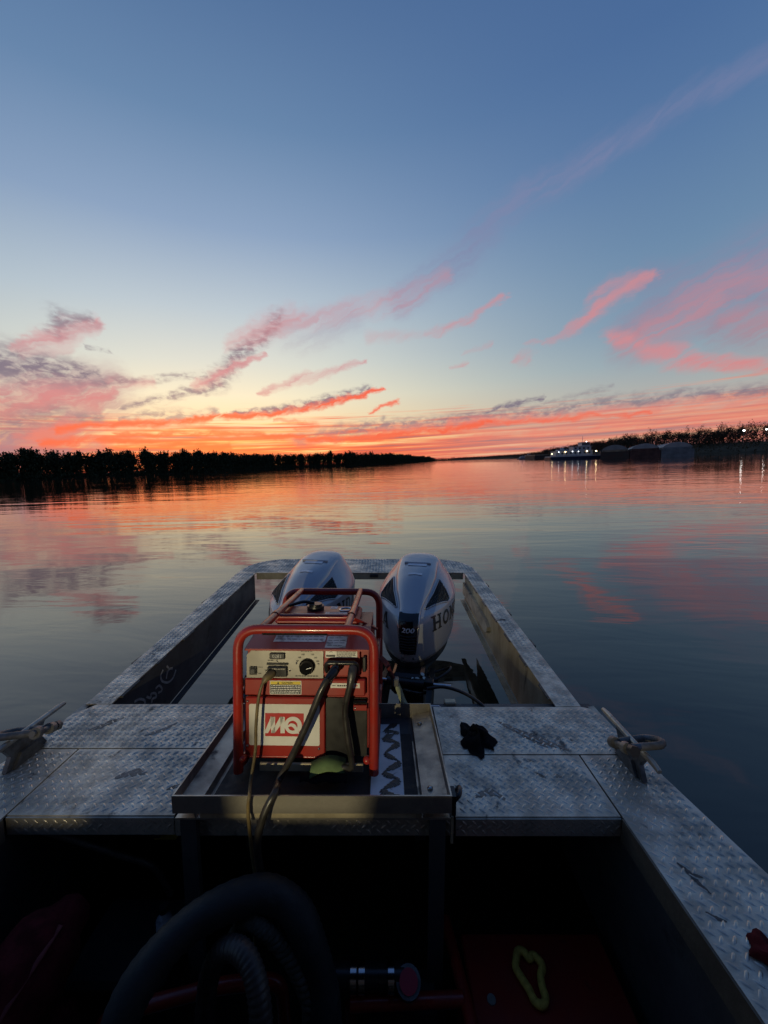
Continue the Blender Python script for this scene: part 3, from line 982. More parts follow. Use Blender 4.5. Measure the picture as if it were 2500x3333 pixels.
ax = R(30)
dirv, latv = Vector((math.sin(ax), math.cos(ax))), Vector((math.cos(ax), -math.sin(ax)))
for i, (lab, side, cov) in enumerate((('black sided barge under a dusty arched cover next to the lit towboat', 'barge_black', 'barge_cover_dark'),
                                      ('rust red barge under an arched cover between the black and the grey barge', 'barge_red', 'barge_cover'),
                                      ('grey barge under a pale arched cover nearest the bare right bank', 'barge_grey', 'barge_cover'))):
    q = dirv * 165 + latv * (-2.6 + 9.2 * i)
    barge(lab, (q.x, q.y, 0), -ax, 9.0, 44, M[side], M[cov], 'barges moored on the right bank')
barge('low dark empty barge between the two towboats', (101.5, 262, 0), R(-8), 9.5, 30, M['barge_black'], None, None, False)

for i, (x, y, z, lab) in enumerate(((184, 200, 10.9, 'bright white flood lamp on the right levee, left one of the pair'),
                                    (195.5, 200, 11.0, 'bright white flood lamp on the right levee, right one at the photo edge'))):
    t = thing('flood_lamp', lab, 'lamp', (x, y, 3.0), 'flood lamps on the right levee', 'world')
    p = MB().cyl((x, y, 3.0), (x, y, z), 0.11, 8, 0.07)
    part(p, 'pole', M['iron'], t)
    d = Vector((-x, -y, 0)).normalized()
    a = MB().cyl((x, y, z - 0.1), Vector((x, y, z)) + d * 0.5, 0.05, 6)
    part(a, 'arm', M['iron'], t)
    hd = MB().ball(tuple(Vector((x, y, z)) + d * 0.75), (0.45, 0.45, 0.34), 10, 8)
    part(hd, 'lamp_head', M['lamp_white'], t)

# ------------------------------------------------------------------ the work boat
boat = thing('work_boat', 'open aluminium work boat with tread plate decks and a U shaped stern guard', 'boat', (-0.21, 0.0, -0.9))
XL, XR = -1.40, 0.99          # outer sides
rail_z = lambda y: 0.035 * max(0.0, y - 1.68)


def inside(p, poly):
    x, y = p
    r = False
    for (x0, y0), (x1, y1) in zip(poly, poly[1:] + poly[:1]):
        if (y0 > y) != (y1 > y) and x < (x1 - x0) * (y - y0) / (y1 - y0) + x0:
            r = not r
    return r


def edge_dist(p, poly):
    q = Vector(p)
    best = 9
    for a, b in zip(poly, poly[1:] + poly[:1]):
        A, Bv = Vector(a), Vector(b)
        d = Bv - A
        t = max(0, min(1, (q - A).dot(d) / max(1e-9, d.length_squared)))
        best = min(best, (q - A - d * t).length)
    return best


def lugs(poly, zf, pitch=0.031, margin=0.012, turn=0.0, L=0.0265, W=0.0072, h=0.0034):
    """raised tread pattern: pairs of crossing lugs on a square pitch"""
    mb = MB()
    xs, ys = [p[0] for p in poly], [p[1] for p in poly]
    cx, cy = (min(xs) + max(xs)) / 2, (min(ys) + max(ys)) / 2
    rad = max(max(xs) - min(xs), max(ys) - min(ys)) * 0.75
    n = int(rad / pitch) + 2
    c, s = math.cos(turn), math.sin(turn)
    for i in range(-n, n + 1):
        for j in range(-n, n + 1):
            for k in (0, 1):
                u, v = (i + 0.5 * k) * pitch, (j + 0.5 * k) * pitch
                x, y = cx + u * c - v * s, cy + u * s + v * c
                if not inside((x, y), poly) or edge_dist((x, y), poly) < margin:
                    continue
                a = turn + R(45 if k == 0 else -45)
                ca, sa = math.cos(a), math.sin(a)
                hh = h * random.uniform(0.75, 1.1) * min(1.15, max(0.3, 0.85 + 0.9 * mnoise.noise(Vector((x * 4.3, y * 4.3, 1.7)))))
                vs = []
                for (p, q, r) in ((-L / 2, 0, 0), (-L / 4, -W / 2, 0), (L / 4, -W / 2, 0), (L / 2, 0, 0), (L / 4, W / 2, 0), (-L / 4, W / 2, 0), (-L / 4, 0, hh), (L / 4, 0, hh)):
                    X, Y = x + p * ca - q * sa, y + p * sa + q * ca
                    vs.append((X, Y, zf(X, Y) + r))
                mb.add(vs, [(0, 1, 6), (1, 2, 7, 6), (2, 3, 7), (3, 4, 7), (4, 5, 6, 7), (5, 0, 6)], True)
    return mb


def plate(name, poly, zf, parent=boat, mat='tread', thick=0.006, lug=True, kind=None, turn=0.0):
    """a flat plate following zf with its tread lugs as one joined piece"""
    mb = MB()
    n = len(poly)
    top = [(x, y, zf(x, y)) for x, y in poly]
    bot = [(x, y, zf(x, y) - thick) for x, y in poly]
    mb.add(top + bot, [tuple(range(n)), tuple(range(n, 2 * n))[::-1]] + [(i, n + i, n + (i + 1) % n, (i + 1) % n) for i in range(n)])
    o = part(mb, name, M[mat], parent, kind)
    if lug:
        part(lugs(poly, zf, turn=turn), 'tread_lug', M['tread_lug'], o, 'stuff')
    return o


flat = lambda x, y: 0.0
gw = 0.003
plate('deck_plate', [(-1.40, 1.395 + gw), (-0.66, 1.395 + gw), (-0.66, 1.68), (-1.33, 1.68), (-1.385, 1.61), (-1.40, 1.53)], flat)
plate('hatch_cover', [(-1.187, 1.103), (-0.66, 1.103), (-0.66, 1.395 - gw), (-1.187, 1.395 - gw)], flat)
plate('gunwale', [(-1.45, -1.6), (-1.193, -1.6), (-1.193, 1.395 - gw), (-1.40, 1.395 - gw), (-1.45, 1.18)], flat)
plate('deck_plate', [(0.225, 1.362 + gw), (0.975, 1.362 + gw), (0.968, 1.60), (0.935, 1.648), (0.905, 1.66), (0.225, 1.66)], flat)
plate('hatch_cover', [(0.225, 1.098), (0.742, 1.098), (0.742, 1.362 - gw), (0.225, 1.362 - gw)], flat)
plate('gunwale', [(0.748, -1.6), (1.06, -1.6), (1.035, 0.9), (0.98, 1.362 - gw), (0.748, 1.362 - gw)], flat)

# front flanges of the deck (tread plate turned down), the beam under them, gunwale coamings
def flange(x0, x1, y):
    f = part(MB().box(x0, x1, y - 0.006, y, -0.062, -0.004), 'deck_flange', M['tread'], boat)
    mb = MB()
    q = lugs([(x0, -0.062), (x1, -0.062), (x1, -0.004), (x0, -0.004)], lambda x, z: 0.0, margin=0.006)
    mb.add([(x, y - 0.006 - h, z) for x, z, h in q.v], [f_[::-1] for f_ in q.f], True)
    part(mb, 'tread_lug', M['tread_lug'], f, 'stuff')
flange(-1.187, -0.66, 1.103)
flange(-0.655, 0.218, 1.100)
flange(0.225, 0.742, 1.098)
b = MB()
b.box(-1.187, 0.742, 1.112, 1.66, -0.075, -0.0105)
part(b, 'deck_beam', M['alu_dark'], boat)
for s, xi in ((-1, -1.193), (1, 0.748)):
    c = MB()
    c.box(min(xi, xi - s * 0.006), max(xi, xi - s * 0.006), -1.6, 1.09, -0.075, -0.001)
    part(c, 'coaming_lip', M['coaming'], boat)
    c = MB()
    xo = xi + s * 0.045
    c.prism([(xi + s * 0.004, -0.08), (xo, -0.90), (xo + s * 0.02, -0.90), (xi + s * 0.03, -0.08)], 'y', -1.6, 1.62)
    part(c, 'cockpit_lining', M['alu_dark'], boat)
hs = MB()
hs.prism([(-1.452, -0.006), (-1.458, -0.75), (-1.30, -1.0), (-1.27, -1.0), (-1.43, -0.72), (-1.425, -0.012)], 'y', -2.2, 1.18)
hs.prism([(-1.402, -0.007), (-1.41, -0.75), (-1.30, -1.0), (-1.27, -1.0), (-1.38, -0.72), (-1.375, -0.012)], 'y', 1.182, 1.70)
hs.prism([(1.04, -0.006), (1.045, -0.75), (0.89, -1.0), (0.86, -1.0), (1.015, -0.72), (1.01, -0.012)], 'y', -2.2, 0.9)
hs.prism([(0.972, -0.007), (0.98, -0.75), (0.89, -1.0), (0.86, -1.0), (0.95, -0.72), (0.945, -0.012)], 'y', 0.902, 1.68)
part(hs, 'hull_side', M['alu'], boat)
part(MB().box(-1.30, 0.88, -2.2, 1.70, -1.0, -0.965), 'hull_bottom', M['alu_dark'], boat)
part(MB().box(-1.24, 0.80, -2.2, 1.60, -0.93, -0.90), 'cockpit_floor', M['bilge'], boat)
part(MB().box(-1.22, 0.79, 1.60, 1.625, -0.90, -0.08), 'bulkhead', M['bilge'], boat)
part(MB().box(-1.40, 0.97, 1.665, 1.715, -0.95, -0.02), 'transom', M['alu_dark'], boat)
part(MB().box(-1.4, 0.97, -2.25, -2.2, -1.0, -0.01), 'forward_bulkhead', M['alu_dark'], boat)

# U-shaped stern guard: two side rails and the stern beam with rounded corners
zr = lambda x, y: rail_z(y)
Ls = part(MB().add([], []), 'guard_rail', M['alu'], boat) if False else None


def arc(cx, cy, rx, ry, a0, a1, n=10):
    return [(cx + rx * math.cos(R(a0 + (a1 - a0) * i / n)), cy + ry * math.sin(R(a0 + (a1 - a0) * i / n))) for i in range(n + 1)]


rails = {
    'L': ([(-1.385, 1.684), (-1.268, 1.684), (-1.268, 3.72), (-1.45, 3.72)], -1.268, (-1.385, -1.45)),
    'R': ([(0.79, 1.664), (0.905, 1.664), (0.925, 3.72), (0.79, 3.72)], 0.79, (0.905, 0.925)),
}
for k, (poly, xi, (xo0, xo1)) in rails.items():
    s = -1 if k == 'L' else 1
    top = plate('guard_rail', poly, zr)
    y0 = poly[0][1]
    w = MB()
    for x0, x1, nm in ((xi + s * 0.012, xi + s * 0.018, 0), ):
        w.add([(x0, y0, rail_z(y0) - .007), (x0, 3.72, rail_z(3.72) - .007), (x0, 3.72, -0.20), (x0, y0, -0.34),
               (x1, y0, rail_z(y0) - .007), (x1, 3.72, rail_z(3.72) - .007), (x1, 3.72, -0.20), (x1, y0, -0.34)],
              [(0, 1, 2, 3), (7, 6, 5, 4), (0, 4, 5, 1), (1, 5, 6, 2), (2, 6, 7, 3), (3, 7, 4, 0)])
    wall = part(w, 'rail_inner_wall', M['alu_dark'] if k == 'L' else M['alu_lamplit'], boat)  # starboard wall carries the lamp's tone in its colour
    w = MB()
    a, c = s * 0.006, s * 0.012
    w.add([(xo0 - a, y0, rail_z(y0) - .007), (xo1 - a, 3.72, rail_z(3.72) - .007), (xo1 - a, 3.72, -0.20), (xo0 - a, y0, -0.34),
           (xo0 - c, y0, rail_z(y0) - .007), (xo1 - c, 3.72, rail_z(3.72) - .007), (xo1 - c, 3.72, -0.20), (xo0 - c, y0, -0.34)],
          [(0, 1, 2, 3), (7, 6, 5, 4), (0, 4, 5, 1), (1, 5, 6, 2), (2, 6, 7, 3), (3, 7, 4, 0)])
    part(w, 'rail_outer_wall', M['alu'], boat)
    # bottom flange turned towards the engines
    w = MB()
    x0, x1 = xi + s * 0.010, xi - s * 0.028
    w.add([(x0, y0, -0.343), (x0, 3.72, -0.203), (x1, 3.72, -0.203), (x1, y0, -0.343), (x0, y0, -0.349), (x0, 3.72, -0.209), (x1, 3.72, -0.209), (x1, y0, -0.349)],
          [(0, 1, 2, 3), (7, 6, 5, 4), (0, 4, 5, 1), (1, 5, 6, 2), (2, 6, 7, 3), (3, 7, 4, 0)])
    part(w, 'bottom_flange', M['alu_lamplit'] if k == 'R' else M['alu_dark'], boat)
    # stitch-weld steps along the inner edge
    for i in range(7):
        ya = y0 + 0.06 + i * 0.29
        yb = ya + random.uniform(0.10, 0.16)
        w = MB()
        x0, x1 = xi + s * 0.001, xi - s * random.uniform(0.006, 0.010)
        w.add([(x0, ya, rail_z(ya) - .001), (x1, ya + .006, rail_z(ya) - .006), (x1, yb - .006, rail_z(yb) - .006), (x0, yb, rail_z(yb) - .001),
               (x0, ya, rail_z(ya) - .012), (x1, ya + .006, rail_z(ya) - .012), (x1, yb - .006, rail_z(yb) - .012), (x0, yb, rail_z(yb) - .012)],
              [(0, 1, 2, 3), (4, 7, 6, 5), (0, 4, 5, 1), (1, 5, 6, 2), (2, 6, 7, 3)])
        part(w, 'stitch_weld', M['weld'], top)
    for ya in ((2.05, 2.95) if k == 'L' else (2.25, 2.72, 3.35)):
        xo = xo0 + (xo1 - xo0) * (ya - y0) / 2.0
        w = MB().box(min(xo, xo + s * 0.018), max(xo, xo + s * 0.018), ya, ya + 0.09, rail_z(ya) - 0.04, rail_z(ya) - 0.004, 0.003)
        part(w, 'rail_lug', M['weld'], top)
    if k == 'L':
        strokes = [[(2.158, -.068), (2.173, -.093), (2.153, -.117), (2.145, -.136)], [(2.154, -.104), (2.185, -.10), (2.214, -.112)],
                   [(2.117, -.07), (2.092, -.093), (2.105, -.131), (2.159, -.169), (2.213, -.172), (2.248, -.141)],
                   [(2.039, -.135), (2.071, -.138), (2.095, -.169), (2.088, -.182), (2.061, -.174)],
                   [(1.957, -.134), (1.989, -.161), (1.996, -.142), (2.031, -.16), (2.038, -.185), (2.003, -.176), (1.996, -.191)],
                   [(1.86, -.10), (1.90, -.112), (1.936, -.143), (1.93, -.165), (1.88, -.15)]]
        g = MB()
        xw = xi + s * 0.012 + 0.0012
        for st in strokes:
            p = crom([(0, a, b_) for a, b_ in st], 6)
            for i in range(len(p) - 1):
                d = (p[i + 1] - p[i]).normalized()
                nn = Vector((0, -d.z, d.y)) * 0.0062
                e = d * 0.002
                g.add([(xw, *(p[i] + nn - e).yz), (xw, *(p[i] - nn - e).yz), (xw, *(p[i + 1] - nn + e).yz), (xw, *(p[i + 1] + nn + e).yz)], [(0, 1, 2, 3)])
        part(g, 'handwriting', M['chalk'], wall)
    else:
        # rounded-end stiffener bar low on the starboard inner wall
        g = MB()
        pl = [(3.70, -0.02), (2.86, -0.07), (2.80, -0.10), (2.80, -0.13), (2.84, -0.16), (2.90, -0.165), (3.70, -0.13)]
        g.prism(pl, 'x', xi + s * 0.001 - 0.014, xi + s * 0.011)
        part(g, 'stiffener_bar', M['alu'], wall)

stern_poly = [(-1.45, 3.724)] + arc(-1.05, 3.82, 0.40, 0.42, 180, 90) + arc(0.555, 3.82, 0.37, 0.42, 90, 0) + [(0.925, 3.724), (0.79, 3.724), (-1.268, 3.724)]
plate('stern_beam', stern_poly, zr, thick=0.008)
w = MB()
w.box(-1.262, 0.784, 3.728, 3.734, rail_z(3.73) - 0.07, rail_z(3.73) - 0.0085)
w.box(-0.95, 0.45, 4.20, 4.206, rail_z(4.2) - 0.07, rail_z(4.2) - 0.009)
part(w, 'stern_beam_web', M['alu_lamplit'], boat)
for x in (-0.56, -0.10, 0.62):
    part(MB().box(x - 0.04, x + 0.04, 3.716, 3.727, rail_z(3.72) - 0.045, rail_z(3.72) - 0.012, 0.003), 'stern_bracket', M['weld'], boat)

# cleats
for s, x, y0, y1 in ((-1, -1.355, 1.20, 1.536), (1, 0.905, 1.165, 1.494)):
    c = MB().tube([(x, y0, 0.094), (x, y0 + 0.03, 0.1), (x, y1 - 0.03, 0.1), (x, y1, 0.098)], [0.008, 0.0105, 0.0105, 0.008], 12)
    yc = (y0 + y1) / 2 - 0.02
    c = part(c, 'cleat', M['alu'], boat)
    g = MB()
    g.prism([(yc - 0.085, 0.003), (yc + 0.085, 0.003), (yc + 0.06, 0.05), (yc + 0.085, 0.095), (yc - 0.085, 0.095), (yc - 0.06, 0.05)], 'x', x - 0.008, x + 0.008)
    g.prism([(yc - 0.06, 0.0025), (yc + 0.06, 0.0025), (yc + 0.03, 0.045), (yc - 0.03, 0.045)], 'x', x - 0.020, x + 0.020)
    part(g, 'cleat_foot', M['iron'], c)


def shackle(label, x, y, z, rot, pin):
    t = thing('shackle', label, 'shackle', (x, y, z), 'shackles round the mooring cleats', rot=rot, local=True)
    pts = [(-0.055, -0.042, 0)] + [(0.045 + 0.05 * math.cos(R(a)), 0.056 * math.sin(R(a)), 0) for a in range(-80, 81, 16)] + [(-0.055, 0.042, 0)]
    part(MB().tube(crom(pts, 4), 0.0135, 10), 'bow', M['iron'], t)
    p = MB().cyl((-0.055, -0.075, 0), (-0.055, 0.07, 0), 0.011, 12)
    for yy in (-0.042, 0.042):
        p.cyl((-0.055, yy - 0.013, 0), (-0.055, yy + 0.013, 0), 0.021, 12)
    part(p, 'pin', M['iron'], t)
    h = MB().cyl((-0.055, -0.095, 0), (-0.055, -0.07, 0), 0.02, 6)
    part(h, 'pin_head', M['black'] if pin else M['iron'], t)
    t.scale = (1.0, 0.78, 0.95)
    return t


shackle('grey shackle hung on the left cleat', -1.325, 1.335, 0.112, (R(22), R(3), R(186)), False)
shackle('grey shackle with a black pin head hung on the right cleat', 0.893, 1.275, 0.112, (R(-22), R(-2), R(6)), True)

# ------------------------------------------------------------------ the tray the welder stands in (it slopes down to the stern)
tray = thing('steel_tray', 'open metal tray on legs that holds the red welding generator', 'tray', (-0.218, 1.33, -0.88))
TY0, TY1, TX0, TX1 = 1.065, 1.60, -0.642, 0.206


def slope(mb):
    mb.v = [(x, y, z - 0.09 * (y - TY0)) for x, y, z in mb.v]
    return mb


f = MB().box(TX0 + 0.004, TX1 - 0.004, TY0 + 0.004, TY1 - 0.004, 0.018, 0.024)
part(slope(f), 'tray_floor', M['alu'], tray)
part(slope(MB().box(TX0, TX1, TY0 - 0.002, TY0 + 0.003, 0.044, 0.102)), 'front_wall', M['alu'], tray)
part(slope(MB().box(TX0 + 0.08, TX1 - 0.09, TY0 + 0.0035, TY0 + 0.012, 0.0245, 0.05)), 'front_angle', M['alu_lamplit'], tray)
part(slope(MB().box(TX0, TX1, TY1, TY1 + 0.005, 0.018, 0.102)), 'rear_wall', M['alu'], tray)
for s, xo, xin in ((-1, TX0, -0.572), (1, TX1, 0.118)):
    w = MB().prism([(xo, 0.102), (xo - s * 0.005, 0.102), (xo - s * 0.006, 0.066), (xin + s * 0.004, 0.050), (xin, 0.0245), (xin + s * 0.006, 0.0245), (xin + s * 0.010, 0.044), (xo - s * 0.001, 0.058)], 'y', TY0 + 0.004, TY1 - 0.001)
    part(slope(w), 'side_wall', M['alu'], tray)
for x in (-0.60, 0.165):
    part(MB().box(x - 0.024, x + 0.024, TY0 + 0.004, TY0 + 0.024, -0.90, 0.017), 'leg', M['alu_dark'], tray)
    part(MB().box(x - 0.024, x + 0.024, 1.57, 1.594, -0.90, -0.035), 'leg', M['alu_dark'], tray)
part(slope(MB().box(0.068, 0.112, TY0 + 0.02, TY1 - 0.02, 0.0245, 0.028)), 'rubber_strip', M['mat'], tray)
for y in (1.15, 1.52):
    part(slope(MB().ball((0.15, y, 0.058), (0.010, 0.010, 0.007), 8, 6)), 'bolt', M['steel'], tray)
h = MB()
h.tube(crom([(0.215, 1.09, 0.06), (0.235, 1.10, 0.075), (0.24, 1.13, 0.07), (0.238, 1.16, 0.03)], 5), 0.008, 8)
h.box(0.209, 0.222, 1.08, 1.12, 0.02, 0.085)
part(h, 'side_latch', M['black'], tray)
part(MB().box(0.206, 0.214, 1.075, 1.085, -0.07, 0.02), 'latch_plate', M['alu_lamplit'], tray)

sheet = thing('metal_sheet', 'white metal sheet smeared with a black zigzag of grease beside the generator', 'metal sheet', (0.015, 1.33, 0.0))
part(slope(MB().box(-0.045, 0.066, 1.078, 1.592, 0.027, 0.0335)), 'plate', M['sheet'], sheet)
zz = [(0.055, 1.56), (0.004, 1.505), (0.052, 1.50), (0.032, 1.475), (-0.003, 1.45), (0.055, 1.421), (0.007, 1.359), (0.056, 1.308), (0.001, 1.253), (0.050, 1.217), (-0.008, 1.167), (0.052, 1.145)]
g = MB()
pp = crom([(a, b_, 0) for a, b_ in zz], 7)
for i in range(len(pp) - 1):
    d = (pp[i + 1] - pp[i]).normalized()
    wd = 0.010 + 0.005 * math.sin(i * 0.9) + random.uniform(-.002, .002)
    nn = Vector((-d.y, d.x, 0)) * wd
    q0, q1 = pp[i], pp[i + 1]
    g.add([(*(q0 + nn).xy, 0.0345), (*(q0 - nn).xy, 0.0345), (*(q1 - nn).xy, 0.0345), (*(q1 + nn).xy, 0.0345), (*q0.xy, 0.0365), (*q1.xy, 0.0365)],
          [(1, 2, 5, 4), (0, 4, 5, 3)], True)
part(slope(g), 'grease_smear', M['grease'], sheet)

rm = MB().box(-0.555, -0.05, 1.085, 1.585, 0.0265, 0.034)
solo(slope(rm), 'rubber_mat', M['mat'], 'black rubber mat lying in the tray under the generator', 'mat', (-0.30, 1.33, 0.0))

# ------------------------------------------------------------------ welding generator
gen = thing('welding_generator', 'red engine driven welding generator in a tubular frame standing in the tray', 'generator', (-0.262, 1.505, 0.012), rot=(R(-5.2), 0, R(-1.0)), local=True)
hw, TR, GH, YF, YB = 0.233, 0.0165, 0.505, -0.292, 0.305


def hoop(y, h):
    return MB().tube(round_path([(-hw, y, 0.012), (-hw, y, h), (hw, y, h), (hw, y, 0.012)], 0.075, 8), TR, 14)


fh = part(hoop(YF, GH), 'frame_hoop', M['red_tube'], gen)
part(MB().tube([(-0.145, YF - 0.001, GH - 0.0065), (0.075, YF - 0.001, GH - 0.0065)], TR * 0.80, 14), 'grip_tape', M['black'], fh)
part(hoop(YB, GH - 0.005), 'frame_hoop', M['red_tube'], gen)
for x in (-0.15, 0.14):
    b = part(MB().tube([(x, YF, GH + 0.004), (x, YB, GH)], 0.0135, 12), 'top_rail', M['red_tube'], gen)
    part(MB().tube([(x, -0.145, GH + 0.003), (x, -0.12, GH + 0.003)], 0.0165, 12), 'rail_collar', M['red_tube'], b)
part(MB().tube([(-0.15, -0.132, GH - 0.004), (0.14, -0.132, GH - 0.004)], 0.0115, 10), 'cross_rail', M['red_tube'], gen)
part(MB().tube([(0.14, -0.12, GH - 0.006), (0.232, -0.02, 0.42)], 0.006, 8), 'brace', M['red_tube'], gen)
for s in (-1, 1):
    part(MB().tube(round_path([(s * hw, YF, 0.04), (s * hw, YF + 0.04, 0.02), (s * hw, YB - 0.04, 0.02), (s * hw, YB, 0.04)], 0.03), 0.0155, 12), 'bottom_rail', M['red_tube'], gen)
    part(MB().tube([(s * hw, YF, 0.27), (s * hw, YB, 0.27)], 0.009, 10), 'side_rail', M['red_tube'], gen)
    part(MB().ball((s * (hw - 0.02) - 0.004, YF - 0.002, 0.06), (0.014, 0.016, 0.014), 10, 8), 'frame_knob', M['red_tube'], gen)
part(MB().tube([(-hw, YB - 0.02, 0.022), (hw, YB - 0.02, 0.022)], 0.012, 10), 'base_tube', M['red_tube'], gen)
part(MB().box(-0.165, 0.195, YF + 0.012, YF + 0.022, 0.006, 0.034, 0.002), 'base_bar', M['alu_lamplit'], gen)
FY = -0.262
# cabinet: side profile with a chamfered hood, built as body panels
cab = MB().prism([(FY + 0.012, 0.075), (FY + 0.012, 0.422), (FY + 0.10, 0.448), (-0.10, 0.457), (0.105, 0.455), (0.125, 0.37), (0.27, 0.345), (0.27, 0.075)], 'x', -0.215, 0.212)
part(cab, 'cabinet', M['red'], gen)
hood = MB()
hood.prism([(FY - 0.012, 0.424), (FY - 0.012, 0.430), (FY + 0.10, 0.456), (-0.13, 0.462), (-0.13, 0.4575), (FY + 0.10, 0.450)], 'x', -0.217, 0.214)
part(hood, 'hood', M['red'], gen)
tank = MB().box(-0.165, 0.165, -0.10, 0.098, 0.4585, 0.484, 0.01)
tank = part(tank, 'fuel_tank', M['red'], gen)
cp = MB().cyl((-0.03, 0.035, 0.4835), (-0.03, 0.035, 0.502), 0.036, 18).cyl((-0.03, 0.035, 0.502), (-0.03, 0.035, 0.510), 0.028, 18)
cp.tube(crom([(-0.035, 0.035, 0.512), (-0.08, 0.03, 0.518), (-0.13, 0.01, 0.508), (-0.17, 0.03, 0.492)], 5), 0.007, 8)
part(cp, 'fuel_cap', M['black'], tank)
part(MB().tube([(0.10 + 0.026 * math.cos(a), 0.03 + 0.026 * math.sin(a), 0.486) for a in np.linspace(0, 2 * math.pi, 24, endpoint=False)], 0.004, 6, closed=True), 'gauge_ring', M['chrome'], tank)
part(MB().disc((0.10, 0.03, 0.4842), (0, 0, 1), 0.024, 0.0012), 'gauge_glass', M['black_gloss'], tank)


def sticker(name, x0, x1, a0, a1, zf, mat, parent, lines=0, dark='black', blot=True):
    """a thin label on the hood or tank (a0, a1 along y)"""
    o = part(MB().add([(x0, a0, zf(a0)), (x1, a0, zf(a0)), (x1, a1, zf(a1)), (x0, a1, zf(a1))], [(0, 1, 2, 3)]), name, M[mat], parent)
    if lines:
        t = MB()
        for i in range(lines):
            y = a1 - (a1 - a0) * (i + 0.8) / (lines + 0.6)
            x = x0 + 0.006
            while x < x1 - 0.012:
                w_ = min(random.uniform(0.006, 0.02), x1 - 0.006 - x)
                t.add([(x, y, zf(y) + .0004), (x + w_, y, zf(y) + .0004), (x + w_, y + 0.003, zf(y + .003) + .0004), (x, y + 0.003, zf(y + .003) + .0004)], [(0, 1, 2, 3)])
                x += w_ + 0.004
        part(t, 'small_print', M[dark], o)
    return o


sl = lambda y: 0.430 + (y - FY + 0.012) * (0.456 - 0.430) / 0.112 + 0.0010
sticker('warning_label', -0.13, 0.055, -0.232, -0.168, sl, 'white_worn', gen, 3)
sticker('warning_label', 0.060, 0.132, -0.266, -0.196, sl, 'white_worn', gen, 4)
for x0, x1, y0, y1, n_ in ((-0.115, -0.02, -0.075, -0.025, 3), (-0.005, 0.10, -0.075, -0.045, 2), (0.03, 0.06, 0.045, 0.085, 2), (0.02, 0.11, -0.035, -0.005, 2)):
    sticker('warning_label', x0, x1, y0, y1, lambda y: 0.4848, 'white_worn', tank, n_)

gx = lambda X: -0.2904 + 0.000338 * X          # drawing of the front, in its own grid
gz = lambda Y: 0.509 - 0.000336 * Y


def face(name, X0, X1, Y0, Y1, y0, y1, mat, parent=gen, bevel=0.0):
    return part(MB().box(gx(X0), gx(X1), y0, y1, gz(Y1), gz(Y0), bevel), name, M[mat], parent)


def write(s, X, Y, size, y, mat, parent, name='lettering', bold=0.0, shear=0.0):
    return part(text_mb(s, size, lambda a, b_: (gx(X) + a, y, gz(Y) + b_), bold=bold, shear=shear), name, M[mat], parent)


def smallprint(X0, X1, Y0, Y1, rows, y, mat, parent, hgt=0.45):
    t = MB()
    for i in range(rows):
        z1 = gz(Y0 + (Y1 - Y0) * (i + 0.25) / rows)
        z0 = gz(Y0 + (Y1 - Y0) * (i + 0.25 + hgt) / rows)
        x = gx(X0)
        end = gx(X1) - random.uniform(0, 0.25) * (gx(X1) - gx(X0)) * (i == rows - 1)
        while x < end - 0.003:
            w_ = min(random.uniform(0.003, 0.011), end - x)
            t.add([(x, y, z0), (x + w_, y, z0), (x + w_, y, z1), (x, y, z1)], [(0, 1, 2, 3)])
            x += w_ + 0.0018
    return part(t, 'small_print', M[mat], parent)


Y1_ = FY - 0.004
pnl = MB().prism([(gx(230), gz(545)), (gx(1022), gz(545)), (gx(1022), gz(238)), (gx(300), gz(238)), (gx(230), gz(310))], 'y', FY - 0.004, FY + 0.010)
pnl = part(pnl, 'control_panel', M['panel_grey'], gen)
PF = FY - 0.0046
write('GAW-180H', 400, 252, 0.0125, PF, 'black', pnl, bold=0.0004)
d = face('hour_meter', 472, 630, 280, 343, FY - 0.012, FY - 0.0042, 'black', pnl, 0.002)
write('0281', 552, 312, 0.017, FY - 0.0126, 'chalk', d, 'digits')
smallprint(450, 530, 352, 372, 1, PF, 'black', pnl)
d = face('socket_cover', 440, 662, 385, 408, FY - 0.008, FY - 0.0042, 'black', pnl, 0.001)
d = face('outlet', 450, 655, 418, 525, FY - 0.014, FY - 0.0042, 'black', pnl, 0.003)
smallprint(500, 640, 430, 450, 1, FY - 0.0146, 'panel_grey', d)
d = face('rocker_switch', 262, 340, 425, 510, FY - 0.010, FY - 0.0042, 'black', pnl, 0.002)
face('rocker', 275, 328, 440, 495, FY - 0.015, FY - 0.0102, 'grease', d, 0.002)
smallprint(350, 400, 426, 440, 1, PF, 'black', pnl, 0.6)
smallprint(350, 405, 490, 504, 1, PF, 'black', pnl, 0.6)
smallprint(790, 930, 256, 272, 1, PF, 'black', pnl)
k = MB()
kc = (gx(857), FY - 0.0042, gz(418))
k.cyl(kc, (kc[0], FY - 0.010, kc[2]), 0.0275, 28).cyl((kc[0], FY - 0.010, kc[2]), (kc[0], FY - 0.030, kc[2]), 0.024, 28, 0.021)
k = part(k, 'dial_knob', M['black_gloss'], pnl)
part(MB().add([(kc[0] + 0.002, FY - 0.0305, kc[2] - 0.001), (kc[0] + 0.019, FY - 0.0305, kc[2] + 0.004), (kc[0] + 0.0185, FY - 0.0305, kc[2] + 0.0062), (kc[0] + 0.0015, FY - 0.0305, kc[2] + 0.001)], [(0, 1, 2, 3)]), 'pointer_mark', M['white_print'], k)
for X, Y in ((812, 298), (910, 298), (776, 330), (942, 330), (756, 366), (962, 368)):
    write(random.choice(('60', '80', '100', '120', '140', '160')), X, Y, 0.008, PF, 'black', pnl, 'scale_number', bold=0.0003)
smallprint(735, 990, 512, 530, 1, PF, 'black', pnl, 0.6)
